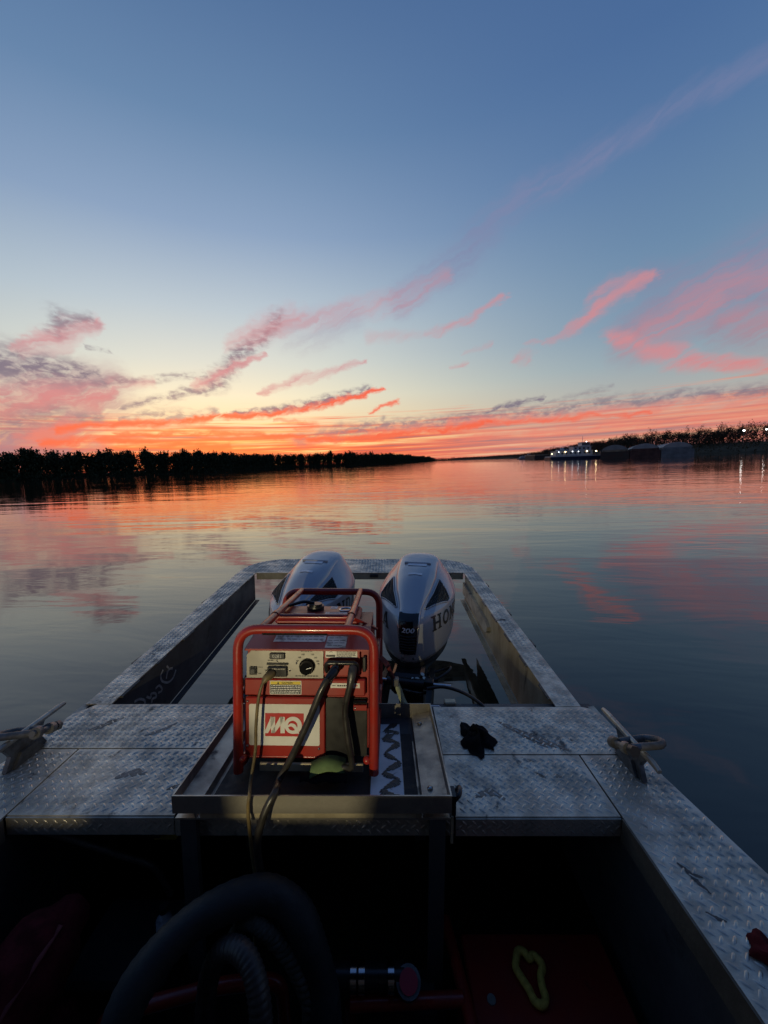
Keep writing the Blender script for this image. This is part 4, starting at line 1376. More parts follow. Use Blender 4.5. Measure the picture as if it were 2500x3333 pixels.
for X, Y in ((548, 250), (548, 366), (746, 390), (974, 396), (428, 466), (678, 468)):
    part(MB().ball((gx(X), FY - 0.0042, gz(Y)), (0.0035, 0.003, 0.0035), 8, 6), 'screw', M['steel'], pnl)

tb = face('terminal_box', 1026, 1400, 240, 520, FY - 0.003, FY + 0.010, 'red', gen, 0.002)
d = part(MB().box(gx(1045), gx(1372), FY - 0.0036, FY - 0.0031, gz(330), gz(246)), 'warning_label', M['white'], tb)
write('X', 1100, 262, 0.016, FY - 0.0041, 'black', d, 'warning_symbol', shear=0.4)
part(MB().box(gx(1052), gx(1145), FY - 0.0041, FY - 0.0037, gz(320), gz(300)), 'label_band', M['black'], d)
smallprint(1160, 1360, 262, 325, 5, FY - 0.0042, 'black', d)
part(MB().tube(round_path([(gx(1062), FY - 0.004, gz(470)), (gx(1062), FY - 0.018, gz(440)), (gx(1062), FY - 0.03, gz(352)), (gx(1378), FY - 0.03, gz(352)), (gx(1378), FY - 0.018, gz(440)), (gx(1378), FY - 0.004, gz(470))], 0.018, 5), 0.0075, 10), 'terminal_guard', M['black'], tb)
for X in (1170, 1335):
    q = MB().cyl((gx(X), FY - 0.003, gz(392)), (gx(X), FY - 0.022, gz(392)), 0.011, 12)
    part(q, 'weld_terminal', M['chrome'] if X < 1200 else M['yellow'], tb)
part(MB().box(gx(1425), gx(1462), FY - 0.004, FY + 0.01, gz(480), gz(318), 0.003), 'side_handle', M['black'], gen)

mid = face('middle_panel', 205, 1455, 548, 722, FY - 0.010, FY + 0.011, 'red', gen, 0.004)
MF = FY - 0.0104
d = part(MB().box(gx(475), gx(800), MF - 0.0004, MF, gz(708), gz(565)), 'caution_label', M['white'], mid)
part(MB().box(gx(482), gx(793), MF - 0.0010, MF - 0.0006, gz(602), gz(571)), 'label_band', M['yellow'], d)
write('CAUTION', 655, 587, 0.0085, MF - 0.0014, 'black', d, bold=0.0003)
part(MB().add([(gx(548), MF - 0.0014, gz(597)), (gx(576), MF - 0.0014, gz(597)), (gx(562), MF - 0.0014, gz(575))], [(0, 1, 2)]), 'warning_triangle', M['black'], d)
part(MB().box(gx(482), gx(793), MF - 0.0010, MF - 0.0006, gz(701), gz(604)), 'label_field', M['black'], d)
smallprint(490, 785, 608, 700, 5, MF - 0.0014, 'white_print', d, 0.4)
d = part(MB().box(gx(1100), gx(1400), MF - 0.0004, MF, gz(635), gz(585)), 'polarity_label', M['white'], mid)
part(MB().box(gx(1118), gx(1152), MF - 0.0010, MF - 0.0006, gz(612), gz(606)), 'minus_sign', M['black'], d)
q = MB().box(gx(1345), gx(1380), MF - 0.0010, MF - 0.0006, gz(613), gz(606)).box(gx(1359), gx(1366), MF - 0.0012, MF - 0.00105, gz(628), gz(592))
part(q, 'plus_sign', M['logo_red'], d)
smallprint(1170, 1330, 598, 620, 1, MF - 0.0010, 'black', d, 0.6)

low = face('front_panel', 205, 1040, 745, 1372, FY - 0.006, FY + 0.011, 'red', gen, 0.004)
LF = FY - 0.0064
wp = MB()
cx0, cx1, cz0, cz1, rr = gx(255), gx(985), gz(1247), gz(815), 0.006
poly = []
for (px_, pz_, a0) in ((cx1 - rr, cz1 - rr, 0), (cx0 + rr, cz1 - rr, 90), (cx0 + rr, cz0 + rr, 180), (cx1 - rr, cz0 + rr, 270)):
    poly += [(px_ + rr * math.cos(R(a0 + 30 * i)), pz_ + rr * math.sin(R(a0 + 30 * i))) for i in range(4)]
wp.prism(poly, 'y', LF - 0.0008, LF)
wp = part(wp, 'name_plate', M['white'], low)
lf = LF - 0.0013
lr = part(MB().box(gx(422), gx(822), lf, LF - 0.0009, gz(1150), gz(908)), 'logo_field', M['logo_red'], wp)
LY = lf - 0.0005


def strokes_flat(polys, name, mat, parent, y):
    mb = MB()
    for p in polys:
        mb.add([(gx(a), y, gz(b_)) for a, b_ in p], [tuple(range(len(p)))])
    return part(mb, name, M[mat], parent)


# slanted linked M and the ring of the Q with its inner swash
Mpoly = [[(410, 1118), (452, 1118), (520, 990), (520, 945), (484, 945)], [(478, 945), (526, 945), (526, 1116), (484, 1116)],
         [(484, 1116), (522, 1116), (612, 992), (612, 945), (578, 945)], [(578, 945), (626, 945), (626, 1116), (582, 1116)]]
strokes_flat(Mpoly, 'logo_letter', 'white', lr, LY)
ring = []
for i in range(40):
    a0, a1 = 2 * math.pi * i / 40, 2 * math.pi * (i + 1) / 40
    ring.append([(712 + 90 * math.cos(a0), 1032 + 90 * math.sin(a0)), (712 + 90 * math.cos(a1), 1032 + 90 * math.sin(a1)), (708 + 50 * math.cos(a1), 1036 + 52 * math.sin(a1)), (708 + 50 * math.cos(a0), 1036 + 52 * math.sin(a0))])
strokes_flat(ring, 'logo_letter', 'white', lr, LY - 0.0003)
sw = []
top_, bot_ = crom([(652, 1038, 0), (690, 1012, 0), (740, 1030, 0), (778, 1118, 0)], 5), crom([(652, 1056, 0), (690, 1044, 0), (722, 1066, 0), (742, 1118, 0)], 5)
for i in range(len(top_) - 1):
    sw.append([tuple(bot_[i].xy), tuple(bot_[i + 1].xy), tuple(top_[i + 1].xy), tuple(top_[i].xy)])
strokes_flat(sw, 'logo_swash', 'white', lr, LY - 0.0006)
for X, Y in ((240, 790), (980, 808), (238, 1255), (978, 1278)):
    part(MB().ball((gx(X), FY - 0.006, gz(Y)), (0.0045, 0.004, 0.0045), 8, 6), 'screw', M['steel'], low)
part(MB().tube([(gx(215), FY - 0.004, gz(1368)), (gx(1035), FY - 0.004, gz(1368))], 0.0045, 8), 'panel_roll', M['red'], low)

rec = MB().box(gx(1046), gx(1468), FY + 0.005, FY + 0.0115, gz(1372), gz(760))
rec = part(rec, 'engine_bay_opening', M['black'], gen)
part(MB().tube([(gx(1330), FY - 0.004, gz(786)), (gx(1462), FY - 0.004, gz(786))], 0.006, 10), 'bay_tube', M['black_gloss'], rec)
q = part(MB().box(gx(1330), gx(1472), FY - 0.004, FY + 0.004, gz(882), gz(822), 0.002), 'bay_bar', M['red'], rec)
part(MB().ball((gx(1347), FY - 0.005, gz(852)), (0.004, 0.004, 0.004), 8, 6), 'screw', M['steel'], q)
eng = MB().box(-0.19, 0.20, -0.24, 0.25, 0.035, 0.072, 0.006)
part(eng, 'engine_tray', M['black'], gen)
sp = MB().prism([(gx(380), 0.022), (gx(1060), 0.022), (gx(1000), 0.045), (gx(400), 0.045)], 'y', FY + 0.03, FY + 0.05)
part(sp, 'base_plate', M['sheet'], gen)
part(MB().tube([(gx(830) + 0.008 * math.cos(a), FY + 0.0, 0.018 + 0.008 * math.sin(a)) for a in np.linspace(0, 6.28, 14, endpoint=False)], 0.0025, 6, closed=True), 'shackle_eye', M['steel'], gen)
for i in range(5):                                  # louvres in the left side of the cabinet
    z = 0.14 + i * 0.05
    part(MB().prism([(z, -0.2155), (z + 0.016, -0.2155), (z + 0.004, -0.223)], 'y', 0, 0.1) if False else MB().add(
        [(-0.2155, -0.16, z), (-0.2155, 0.10, z), (-0.2155, 0.10, z + 0.02), (-0.2155, -0.16, z + 0.02), (-0.224, -0.16, z), (-0.224, 0.10, z)],
        [(0, 3, 4), (1, 5, 2), (4, 3, 2, 5), (0, 4, 5, 1)]), 'louvre', M['red'], gen)

GM = Matrix.Translation((-0.262, 1.505, 0.012)) @ Euler((R(-5.2), 0, R(-1.0))).to_matrix().to_4x4()
G = lambda x, y, z: GM @ Vector((x, y, z))

# cables and straps on the generator
c1 = crom([G(gx(1170), FY - 0.020, gz(392)), G(gx(1160), FY - 0.05, gz(405)), G(gx(1060), FY - 0.085, gz(520)), G(gx(930), FY - 0.09, gz(830)), G(gx(770), FY - 0.09, gz(1180)),
           G(gx(640), FY - 0.10, gz(1420)), (-0.325, 1.062, 0.122), (-0.352, 1.030, 0.075), (-0.372, 1.018, -0.02), (-0.35, 1.01, -0.15), (-0.30, 1.0, -0.34), (-0.2, 0.98, -0.6), (-0.1, 0.95, -0.88)], 6)
t = thing('welding_cable', 'thick black welding cable running across the white name plate and over the tray edge', 'cable', (-0.325, 1.062, 0.1), 'welding cables on the generator')
part(MB().tube(c1, 0.0112, 10), 'conductor', M['rubber'], t)
part(MB().tube([c1[1], c1[4], c1[7], c1[10]], [0.013, 0.016, 0.017, 0.012], 12), 'boot', M['black_gloss'], t)
c2 = crom([G(gx(1335), FY - 0.020, gz(392)), G(gx(1335), FY - 0.045, gz(415)), G(gx(1310), FY - 0.05, gz(560)), G(gx(1262), FY - 0.045, gz(800)), G(gx(1290), FY - 0.05, gz(1080)), G(gx(1330), FY - 0.05, gz(1330)),
           G(gx(1310), FY - 0.045, 0.04), G(gx(1250), FY - 0.035, 0.035), G(gx(1130), FY - 0.03, 0.03)], 6)
t = thing('welding_cable', 'second welding cable hanging straight down in front of the dark engine bay', 'cable', tuple(c2[-1]), 'welding cables on the generator')
part(MB().tube(c2, 0.0108, 10), 'conductor', M['rubber'], t)
part(MB().tube([c2[1], c2[4], c2[8], c2[12]], [0.013, 0.015, 0.015, 0.0115], 12), 'boot', M['grease'], t)
c3 = crom([G(gx(475), FY - 0.030, gz(490)), G(gx(440), FY - 0.045, gz(540)), G(gx(405), FY - 0.055, gz(680)), G(gx(383), FY - 0.06, gz(950)), G(gx(375), FY - 0.06, gz(1200)), G(gx(355), FY - 0.085, gz(1450)),
           (-0.402, 1.055, 0.118), (-0.405, 1.045, 0.07), (-0.398, 1.04, -0.05), (-0.385, 1.03, -0.2), (-0.40, 1.0, -0.5), (-0.42, 0.95, -0.88)], 6)
t = thing('extension_cord', 'thin dirty yellow cord plugged into the grey control panel', 'cord', (-0.402, 1.055, 0.11))
part(MB().tube(c3, 0.0052, 8), 'flex', M['cord'], t)
pg = MB().tube([G(gx(505), FY - 0.015, gz(482)), G(gx(490), FY - 0.028, gz(485)), G(gx(462), FY - 0.040, gz(505)), G(gx(440), FY - 0.045, gz(538))], [0.014, 0.0155, 0.012, 0.007], 12)
part(pg, 'plug', M['cord'], t)


def webbing(pts, width, side, thick=0.002):
    mb = MB()
    s = Vector(side).normalized() * width / 2
    v = []
    for p in pts:
        for k in (-1, 1):
            for q in (0, 1):
                v.append(Vector(p) + s * k + Vector((0, -thick * 0.3, thick)) * q)
    f = []
    for i in range(len(pts) - 1):
        o, n = i * 4, i * 4 + 4
        f += [(o + 1, o + 3, n + 3, n + 1), (o, n, n + 2, o + 2), (o, o + 1, n + 1, n), (o + 2, n + 2, n + 3, o + 3)]
    return mb.add(v, f, True)


t = thing('tie_down_strap', 'red and pale green strap lashing the right side of the generator to the tray', 'strap', (0.085, 1.62, 0.03))
part(webbing(crom([(-0.015, 1.42, 0.36), (0.012, 1.48, 0.30), (0.03, 1.55, 0.22), (0.045, 1.60, 0.165)], 5), 0.028, (0.5, 1, 0.2)), 'upper_web', M['strap_red'], t)
part(MB().box(0.035, 0.065, 1.585, 1.615, 0.14, 0.175, 0.004), 'buckle', M['iron'], t)
part(webbing(crom([(0.05, 1.602, 0.152), (0.068, 1.607, 0.11), (0.080, 1.613, 0.07), (0.094, 1.603, 0.045)], 5), 0.026, (1, 0.25, 0.2)), 'lower_web', M['strap_pale'], t)
t = thing('webbing_bundle', 'crumpled green webbing stuffed under the front of the generator', 'strap', (-0.14, 1.15, 0.03))
pts = [G(0.005 + 0.055 * math.cos(a), FY - 0.04 + 0.02 * math.sin(a), 0.03 + 0.012 * math.sin(2 * a + 1)) for a in np.linspace(0.3, 2.9, 14)]
part(webbing([G(0.02 + 0.0105 * i, FY - 0.055 + 0.002 * i, 0.036 + 0.017 * math.sin(i / 11 * math.pi)) for i in range(12)], 0.05, (0, 0.8, 0.45), 0.003), 'fold', M['strap_green'], t)
part(webbing([G(-0.01 + 0.013 * i, FY - 0.072 + 0.002 * math.sin(i), 0.022 + 0.004 * math.sin(i * 1.3)) for i in range(13)], 0.028, (0, 0.9, 0.3), 0.003), 'loose_end', M['cloth_black'], t)


def smear(parent, pts, wd, mat='grease'):
    """a dirty mark on the deck with a ragged outline"""
    p = crom([(a, b_, 0) for a, b_ in pts], 6)
    mb = MB()
    n = len(p)
    L_, R_ = [], []
    for i in range(n):
        d = (p[min(i + 1, n - 1)] - p[max(i - 1, 0)]).normalized()
        k = wd * (0.25 + math.sin(math.pi * (i + 0.5) / n)) * random.uniform(0.45, 1.0)
        L_.append((p[i].x - d.y * k, p[i].y + d.x * k, 0.0009))
        R_.append((p[i].x + d.y * k, p[i].y - d.x * k, 0.0009))
    mb.add(L_ + R_, [(i, n + i, n + i + 1, i + 1) for i in range(n - 1)])
    return part(mb, 'grease_smear', M[mat], parent)


DK = {}
for o in boat.children:
    DK.setdefault(o.name.split('.')[0], []).append(o)
smear(DK['deck_plate'][0], [(-1.235, 1.50), (-1.20, 1.525), (-1.17, 1.56), (-1.14, 1.585)], 0.014)
smear(DK['deck_plate'][0], [(-0.98, 1.47), (-0.93, 1.50), (-0.89, 1.55)], 0.012, 'dirt')
smear(DK['hatch_cover'][0], [(-0.95, 1.25), (-0.90, 1.275), (-0.85, 1.27)], 0.016, 'dirt')
smear(DK['hatch_cover'][0], [(-0.74, 1.20), (-0.71, 1.215), (-0.69, 1.21)], 0.008)
smear(DK['deck_plate'][1], [(0.49, 1.56), (0.55, 1.50), (0.63, 1.44), (0.72, 1.385)], 0.020, 'rust')
smear(DK['deck_plate'][1], [(0.56, 1.47), (0.62, 1.42), (0.66, 1.40)], 0.010, 'dirt')
smear(DK['hatch_cover'][1], [(0.60, 1.255), (0.615, 1.26), (0.63, 1.255)], 0.008, 'dirt')
smear(DK['hatch_cover'][1], [(0.30, 1.17), (0.36, 1.19), (0.40, 1.16)], 0.014, 'dirt')
smear(DK['gunwale'][1], [(0.81, 0.955), (0.822, 0.93), (0.828, 0.90), (0.838, 0.875)], 0.007)
smear(DK['gunwale'][1], [(0.825, 0.925), (0.84, 0.92), (0.85, 0.915)], 0.004)
smear(DK['gunwale'][1], [(0.79, 0.835), (0.81, 0.82), (0.825, 0.815)], 0.005)

# ------------------------------------------------------------------ outboard motors
RINGS = [(0.000, 0, .180, -.270, .32, 2.8), (0.006, 0, .215, -.305, .36, 3.0), (.05, 0, .236, -.324, .39, 3.0), (.13, 0, .245, -.333, .41, 3.0),
         (.22, .01, .248, -.330, .42, 3.0), (.278, .05, .250, -.310, .425, 3.0), (.300, .08, .246, -.290, .425, 3.0), (.350, .14, .212, -.228, .425, 3.0), (.396, .18, .172, -.160, .42, 3.0),
         (.432, .20, .142, -.095, .41, 3.0), (.447, .20, .122, -.055, .39, 2.8), (.454, .20, .085, .0, .34, 2.5)]


def cowl_ring(t):
    n = len(RINGS) - 1
    x = min(max(t, 0), 1) * n
    i = min(int(x), n - 1)
    f = x - i
    P = [np.array(RINGS[min(max(j, 0), n)]) for j in (i - 1, i, i + 1, i + 2)]
    return 0.5 * ((2 * P[1]) + (P[2] - P[0]) * f + (2 * P[0] - 5 * P[1] + 4 * P[2] - P[3]) * f * f + (3 * P[1] - P[0] - 3 * P[2] + P[3]) * f ** 3)


def cowl_point(t, th):
    z, sl_, w, yf, yb, n = cowl_ring(t)
    # widest well aft: a long rounded prow towards the boat, a blunt stern
    ym = yf + (yb - yf) * 0.62
    c, s = math.cos(th), math.sin(th)
    nf = 1.68 if s < 0 else n
    x = w * math.copysign(abs(c) ** (2 / nf), c)
    y = ym + (ym - yf if s < 0 else yb - ym) * math.copysign(abs(s) ** (2 / nf), s)
    return Vector((x, y, z + sl_ * (y - ym + 0.03)))


COWL = MB()
NR, NS = 40, 72
cv = [cowl_point(i / NR, 2 * math.pi * k / NS) for i in range(NR + 1) for k in range(NS)]
cf = [(i * NS + k, i * NS + (k + 1) % NS, (i + 1) * NS + (k + 1) % NS, (i + 1) * NS + k) for i in range(NR) for k in range(NS)]
cf.append(tuple(range(NR * NS, (NR + 1) * NS)))
COWL.add(cv, cf, True)
COWL.add([cowl_point(0, 2 * math.pi * k / NS) for k in range(NS)], [tuple(range(NS))[::-1]])
TREE = BVHTree.FromPolygons([Vector(p) for p in COWL.v], COWL.f)
AX = Vector((0, 0.06, 0.10))


def cast(o, d, off):
    loc, nor, _, _ = TREE.ray_cast(o, d)
    if loc is None:
        return None
    if nor.dot(d) > 0:
        nor = -nor
    return loc + nor * off


def over(phi, x, off):
    """the point of the cowl seen from above/in front at pitch phi, x to the side"""
    d = Vector((0, -math.cos(R(phi)), math.sin(R(phi))))
    while True:
        p = cast(Vector((x, AX.y, AX.z)) + d, -d, off)
        if p is not None:
            return p
        x *= 0.97


def front(x, z, off):
    return cast(Vector((x, -1, z)), Vector((0, 1, 0)), off)


def flank(s, y, z, off):
    return cast(Vector((s, y, z)), Vector((-s, 0, 0)), off)


def grid(fn, us, vs):
    mb = MB()
    n = len(vs)
    mb.add([fn(u, v) for u in us for v in vs], [(i * n + j, i * n + j + 1, (i + 1) * n + j + 1, (i + 1) * n + j) for i in range(len(us) - 1) for j in range(n - 1)], True)
    return mb


interp = lambda x, xs, ys: float(np.interp(x, xs, ys))
ridge_w = lambda ph: interp(ph, [-5, 15, 35, 60, 90, 118], [.050, .056, .066, .104, .130, .134])
LETTER = {
    'H': (0.98, [([(.22, 0), (.22, 1)], .2), ([(.76, 0), (.76, 1)], .2), ([(.22, .5), (.76, .5)], .15), ([(.02, .05), (.42, .05)], .1), ([(.02, .95), (.42, .95)], .1), ([(.56, .05), (.96, .05)], .1), ([(.56, .95), (.96, .95)], .1)]),
    'O': (0.98, [([(.49 + .38 * math.cos(a), .5 + .41 * math.sin(a)) for a in np.linspace(0, 2 * math.pi, 25)], .19)]),
    'N': (1.02, [([(.2, 0), (.2, 1)], .16), ([(.82, 0), (.82, 1)], .16), ([(.2, .96), (.82, .04)], .22), ([(.0, .05), (.4, .05)], .1), ([(.0, .95), (.26, .95)], .1), ([(.62, .95), (1.0, .95)], .1)]),
    'D': (0.95, [([(.2, 0), (.2, 1)], .2), ([(.2, .92)] + [(.42 + .38 * math.cos(a), .5 + .42 * math.sin(a)) for a in np.linspace(math.pi / 2, -math.pi / 2, 15)] + [(.2, .08)], .17), ([(.02, .05), (.3, .05)], .1), ([(.02, .95), (.3, .95)], .1)]),
    'A': (1.02, [([(.16, 0), (.48, 1)], .15), ([(.86, 0), (.54, 1)], .2), ([(.28, .32), (.74, .32)], .12), ([(.0, .05), (.34, .05)], .1), ([(.66, .05), (1.02, .05)], .1)]),
}


def word(mb, text, fn, height, start, gap=0.14):
    """slab lettering laid on the cowl; fn(u, v) -> point"""
    u0 = start
    lay = 0
    for ch in text:
        w_, strokes = LETTER[ch]
        for line, sw_ in strokes:
            pts = []
            for a, b_ in zip(line[:-1], line[1:]):
                n = max(1, int(math.dist(a, b_) / 0.15))
                pts += [(a[0] + (b_[0] - a[0]) * i / n, a[1] + (b_[1] - a[1]) * i / n) for i in range(n)]
            pts.append(line[-1])
            L_, R_ = [], []
            for i, p in enumerate(pts):
                q0, q1 = pts[max(0, i - 1)], pts[min(len(pts) - 1, i + 1)]
                dx, dy = q1[0] - q0[0], q1[1] - q0[1]
                l = math.hypot(dx, dy) or 1
                nx, ny = -dy / l * sw_ / 2, dx / l * sw_ / 2
                off = 0.0016 + 0.00012 * (lay % 6)
                L_.append(fn(u0 + (p[0] + nx) * height, (p[1] + ny) * height, off))
                R_.append(fn(u0 + (p[0] - nx) * height, (p[1] - ny) * height, off))
            if any(p is None for p in L_ + R_):
                continue
            n = len(pts)
            mb.add(L_ + R_, [(i, i + 1, n + i + 1, n + i) for i in range(n - 1)], True)
            lay += 1
        u0 += (w_ + gap) * height
    return mb


def outboard(label, loc, rz):
    t = thing('outboard_motor', label, 'outboard motor', loc, 'outboard motors on the transom', rot=(0, 0, rz), local=True)
    cw = part(COWL, 'cowl', M['cowl'], t)
    phs = list(np.linspace(-2, 118, 34))
    us = [-1, -.93, -.82, -.5, 0, .5, .82, .93, 1]
    rise = [-.001, .006, .010, .012, .013, .012, .010, .006, -.001]
    rg = grid(lambda ph, k: over(ph, us[k] * ridge_w(ph), rise[k] * min(1.0, 0.25 + max(0, ph + 2) / 40)), phs, range(9))
    part(rg, 'cowl_ridge', M['cowl_top'], cw)
    for s in (-1, 1):
        # air intake on the shoulder: dark recess, a silver lip round it, wavy louvres
        inn = lambda ph: ridge_w(ph) + 0.014
        out_ = lambda ph: interp(ph, [34, 46, 60, 72, 84, 94], [.086, .150, .208, .216, .192, .150])
        ph2 = list(np.linspace(35, 93, 22))
        vt = part(grid(lambda ph, f: over(ph, s * (inn(ph) + (max(out_(ph), inn(ph) + .002) - inn(ph)) * f), 0.0025), ph2, [0, .2, .4, .6, .8, 1]), 'air_intake', M['black'], cw)
        edge = [over(ph, s * inn(ph), 0.003) for ph in ph2] + [over(ph, s * max(out_(ph), inn(ph) + .002), 0.003) for ph in ph2[::-1]]
        part(MB().tube(edge, 0.0042, 6, closed=True), 'intake_lip', M['cowl'], vt)
        lv = MB()
        for i in range(18):
            ph = 38 + i * 3.0
            pts = []
            for k in range(15):
                f = 0.04 + 0.92 * k / 14
                p_ = ph + 1.1 * (1 if k % 4 < 2 else -1)
                pts.append(over(p_, s * (inn(ph) + (max(out_(ph), inn(ph) + .004) - inn(ph)) * f), 0.0055))
            lv.tube(pts, 0.0021, 4, cap=False)
        part(lv, 'intake_mesh', M['intake_mesh'], vt, 'stuff')
        tx = MB()
        if s > 0:
            word(tx, 'HONDA', lambda u, v, o: flank(1, u, 0.165 + v, o), 0.088, -0.235)
        else:
            word(tx, 'HONDA', lambda u, v, o: flank(-1, -u, 0.165 + v, o), 0.088, -0.245)
        part(tx, 'lettering', M['black'], cw)
        # crease that runs down from the intake along the front corner
    # front badge
    zt, zb = 0.272, 0.070
    bw = lambda z: 0.037 + (z - zb) / (zt - zb) * 0.017
    zs = list(np.linspace(zb, zt, 16))
    bd = part(grid(lambda z, f: front(f * bw(z), z, 0.014), zs, [-1, -.6, -.2, .2, .6, 1]), 'front_badge', M['black_gloss'], cw)
    rim = [front(-bw(z), z, 0.013) for z in zs[::-1]] + [front(bw(z), z, 0.013) for z in zs]
    part(MB().tube(rim, 0.0042, 8, closed=True), 'badge_rim', M['chrome'], bd)
    part(text_mb('200', 0.034, lambda a, b_: front(a * 1.15, 0.205 + b_, 0.0156), bold=0.0006, shear=0.15), 'lettering', M['white_print'], bd)
    for i in range(6):
        z = 0.172 - i * 0.0155
        w_ = bw(z) * 0.80
        part(MB().tube([front(-w_, z, 0.0145), front(0, z, 0.0145), front(w_, z, 0.0145)], 0.0042, 6), 'grille_bar', M['black'], bd)
    # handle slot and small plate near the top of the ridge
    part(grid(lambda ph, x: over(ph, x, 0.0155), [101, 103.5, 106], [-.062, -.03, 0, .03, .062]), 'handle_slot', M['sheet'], cw)
    part(MB().tube([over(107, x, 0.015) for x in np.linspace(-.085, .085, 9)], 0.008, 8), 'rear_handle', M['cowl'], cw)
    part(grid(lambda ph, x: over(ph, x, 0.0152), [80, 82, 84], [-.042, 0, .042]), 'maker_plate', M['sheet'], cw)
    for x in (-0.030, 0.030):
        p = front(x, 0.035, 0.0015)
        part(MB().ball(tuple(p), (0.007, 0.004, 0.007), 10, 6), 'cowl_screw', M['iron'], cw)
    # lower pan, bracket, midsection, lower unit
    pn = MB()
    prof = [(-.002, .97, 0), (-.03, .97, 0), (-.055, .93, .01), (-.10, .80, .02), (-.15, .62, .03), (-.20, .45, .04)]
    v = []
    for z, k, dy in prof:
        for j in range(48):
            q = cowl_point(0.09, 2 * math.pi * j / 48)
            v.append((q.x * k, (q.y - 0.04) * k + 0.04 + dy, z))
    pn.add(v, [(i * 48 + j, (i + 1) * 48 + j, (i + 1) * 48 + (j + 1) % 48, i * 48 + (j + 1) % 48) for i in range(len(prof) - 1) for j in range(48)], True)
    part(pn, 'lower_pan', M['pan'], t)
    part(MB().tube([cowl_point(0.06, 2 * math.pi * j / 48) * 1.0 + Vector((0, 0, -0.006)) for j in range(48)], 0.0065, 6, closed=True), 'cowl_seal', M['black'], t)
    ms = MB()
    ms.prism([(-.16, -.18), (.20, -.18), (.17, -.75), (.02, -1.0), (-.06, -1.0), (-.10, -.75)], 'x', -0.075, 0.075)
    part(ms, 'midsection', M['pan'], t)
    cl = MB()
    for s in (-1, 1):
        cl.prism([(-.55, -.10), (-.55, -.52), (-.47, -.52), (-.40, -.30), (-.16, -.16), (-.18, -.08), (-.42, -.05)], 'x', s * 0.13 - 0.014, s * 0.13 + 0.014)
    cl.cyl((-0.17, -0.30, -0.09), (0.17, -0.30, -0.09), 0.022, 12)
    part(cl, 'clamp_bracket', M['pan'], t)
    sv = MB().box(-0.09, 0.09, -0.36, -0.12, -0.17, -0.04, 0.02)
    part(sv, 'swivel_bracket', M['black'], t)
    st = MB().cyl((-0.16, -0.42, -0.045), (0.24, -0.42, -0.045), 0.011, 12)
    part(st, 'steering_rod', M['chrome'], t)
    sb = MB().cyl((-0.10, -0.42, -0.047), (0.10, -0.42, -0.047), 0.024, 14).box(0.10, 0.15, -0.44, -0.40, -0.07, -0.02, 0.004)
    part(sb, 'steering_cylinder', M['black'], t)
    hp = MB()
    hp.tube(crom([(0.02, -0.30, -0.09), (0.13, -0.33, -0.075), (0.21, -0.28, -0.05), (0.235, -0.22, -0.045), (0.20, -0.2, -0.07), (0.10, -0.24, -0.09)], 6), 0.0075, 8)
    hp.tube(crom([(-0.05, -0.30, -0.10), (-0.02, -0.42, -0.08), (0.06, -0.47, -0.07), (0.12, -0.40, -0.10), (0.10, -0.3, -0.12)], 6), 0.008, 8)
    part(hp, 'hose_loop', M['rubber'], t)
    fx = MB()
    for q in ((0.05, -0.37, -0.06, .014), (0.09, -0.40, -0.03, .010), (0.075, -0.34, -0.045, .012), (0.13, -0.38, -0.05, .011), (0.03, -0.41, -0.035, .009)):
        fx.cyl((q[0], q[1], q[2] - q[3]), (q[0] + 0.01, q[1] - 0.006, q[2] + q[3]), q[3], 8)
    fx.prism([(0.10, -0.06), (0.15, -0.06), (0.125, -0.012)], 'y', -0.395, -0.388)
    part(fx, 'fitting', M['steel'], t)
    return t


outboard('silver outboard motor on the right, fully in view beside the generator', (0.195, 2.37, -0.005), R(-11))
outboard('silver outboard motor on the left, half hidden behind the red generator frame', (-0.495, 2.37, 0.012), R(-12))

bk = thing('transom_bracket', 'small pale metal bracket with a rounded end behind the right corner of the tray', 'bracket', (0.24, 1.70, -0.01))
part(MB().prism([(0.205, -0.055), (0.255, -0.055), (0.268, -0.045), (0.268, -0.015), (0.255, -0.004), (0.205, -0.004)], 'y', 1.672, 1.679), 'tab', M['sheet'], bk)
part(MB().box(0.285, 0.34, 1.70, 1.735, -0.06, -0.005, 0.004), 'block', M['alu_lamplit'], bk)
cc = crom([(0.22, 1.86, -0.03), (0.30, 1.85, -0.015), (0.38, 1.80, -0.01), (0.44, 1.73, -0.012), (0.475, 1.69, -0.04), (0.49, 1.72, -0.16)], 7)
t = solo(MB().tube(cc, 0.0085, 10), 'control_cable', M['rubber'], 'black control cable curving from the right motor down behind the deck edge', 'cable', (0.475, 1.69, -0.04))

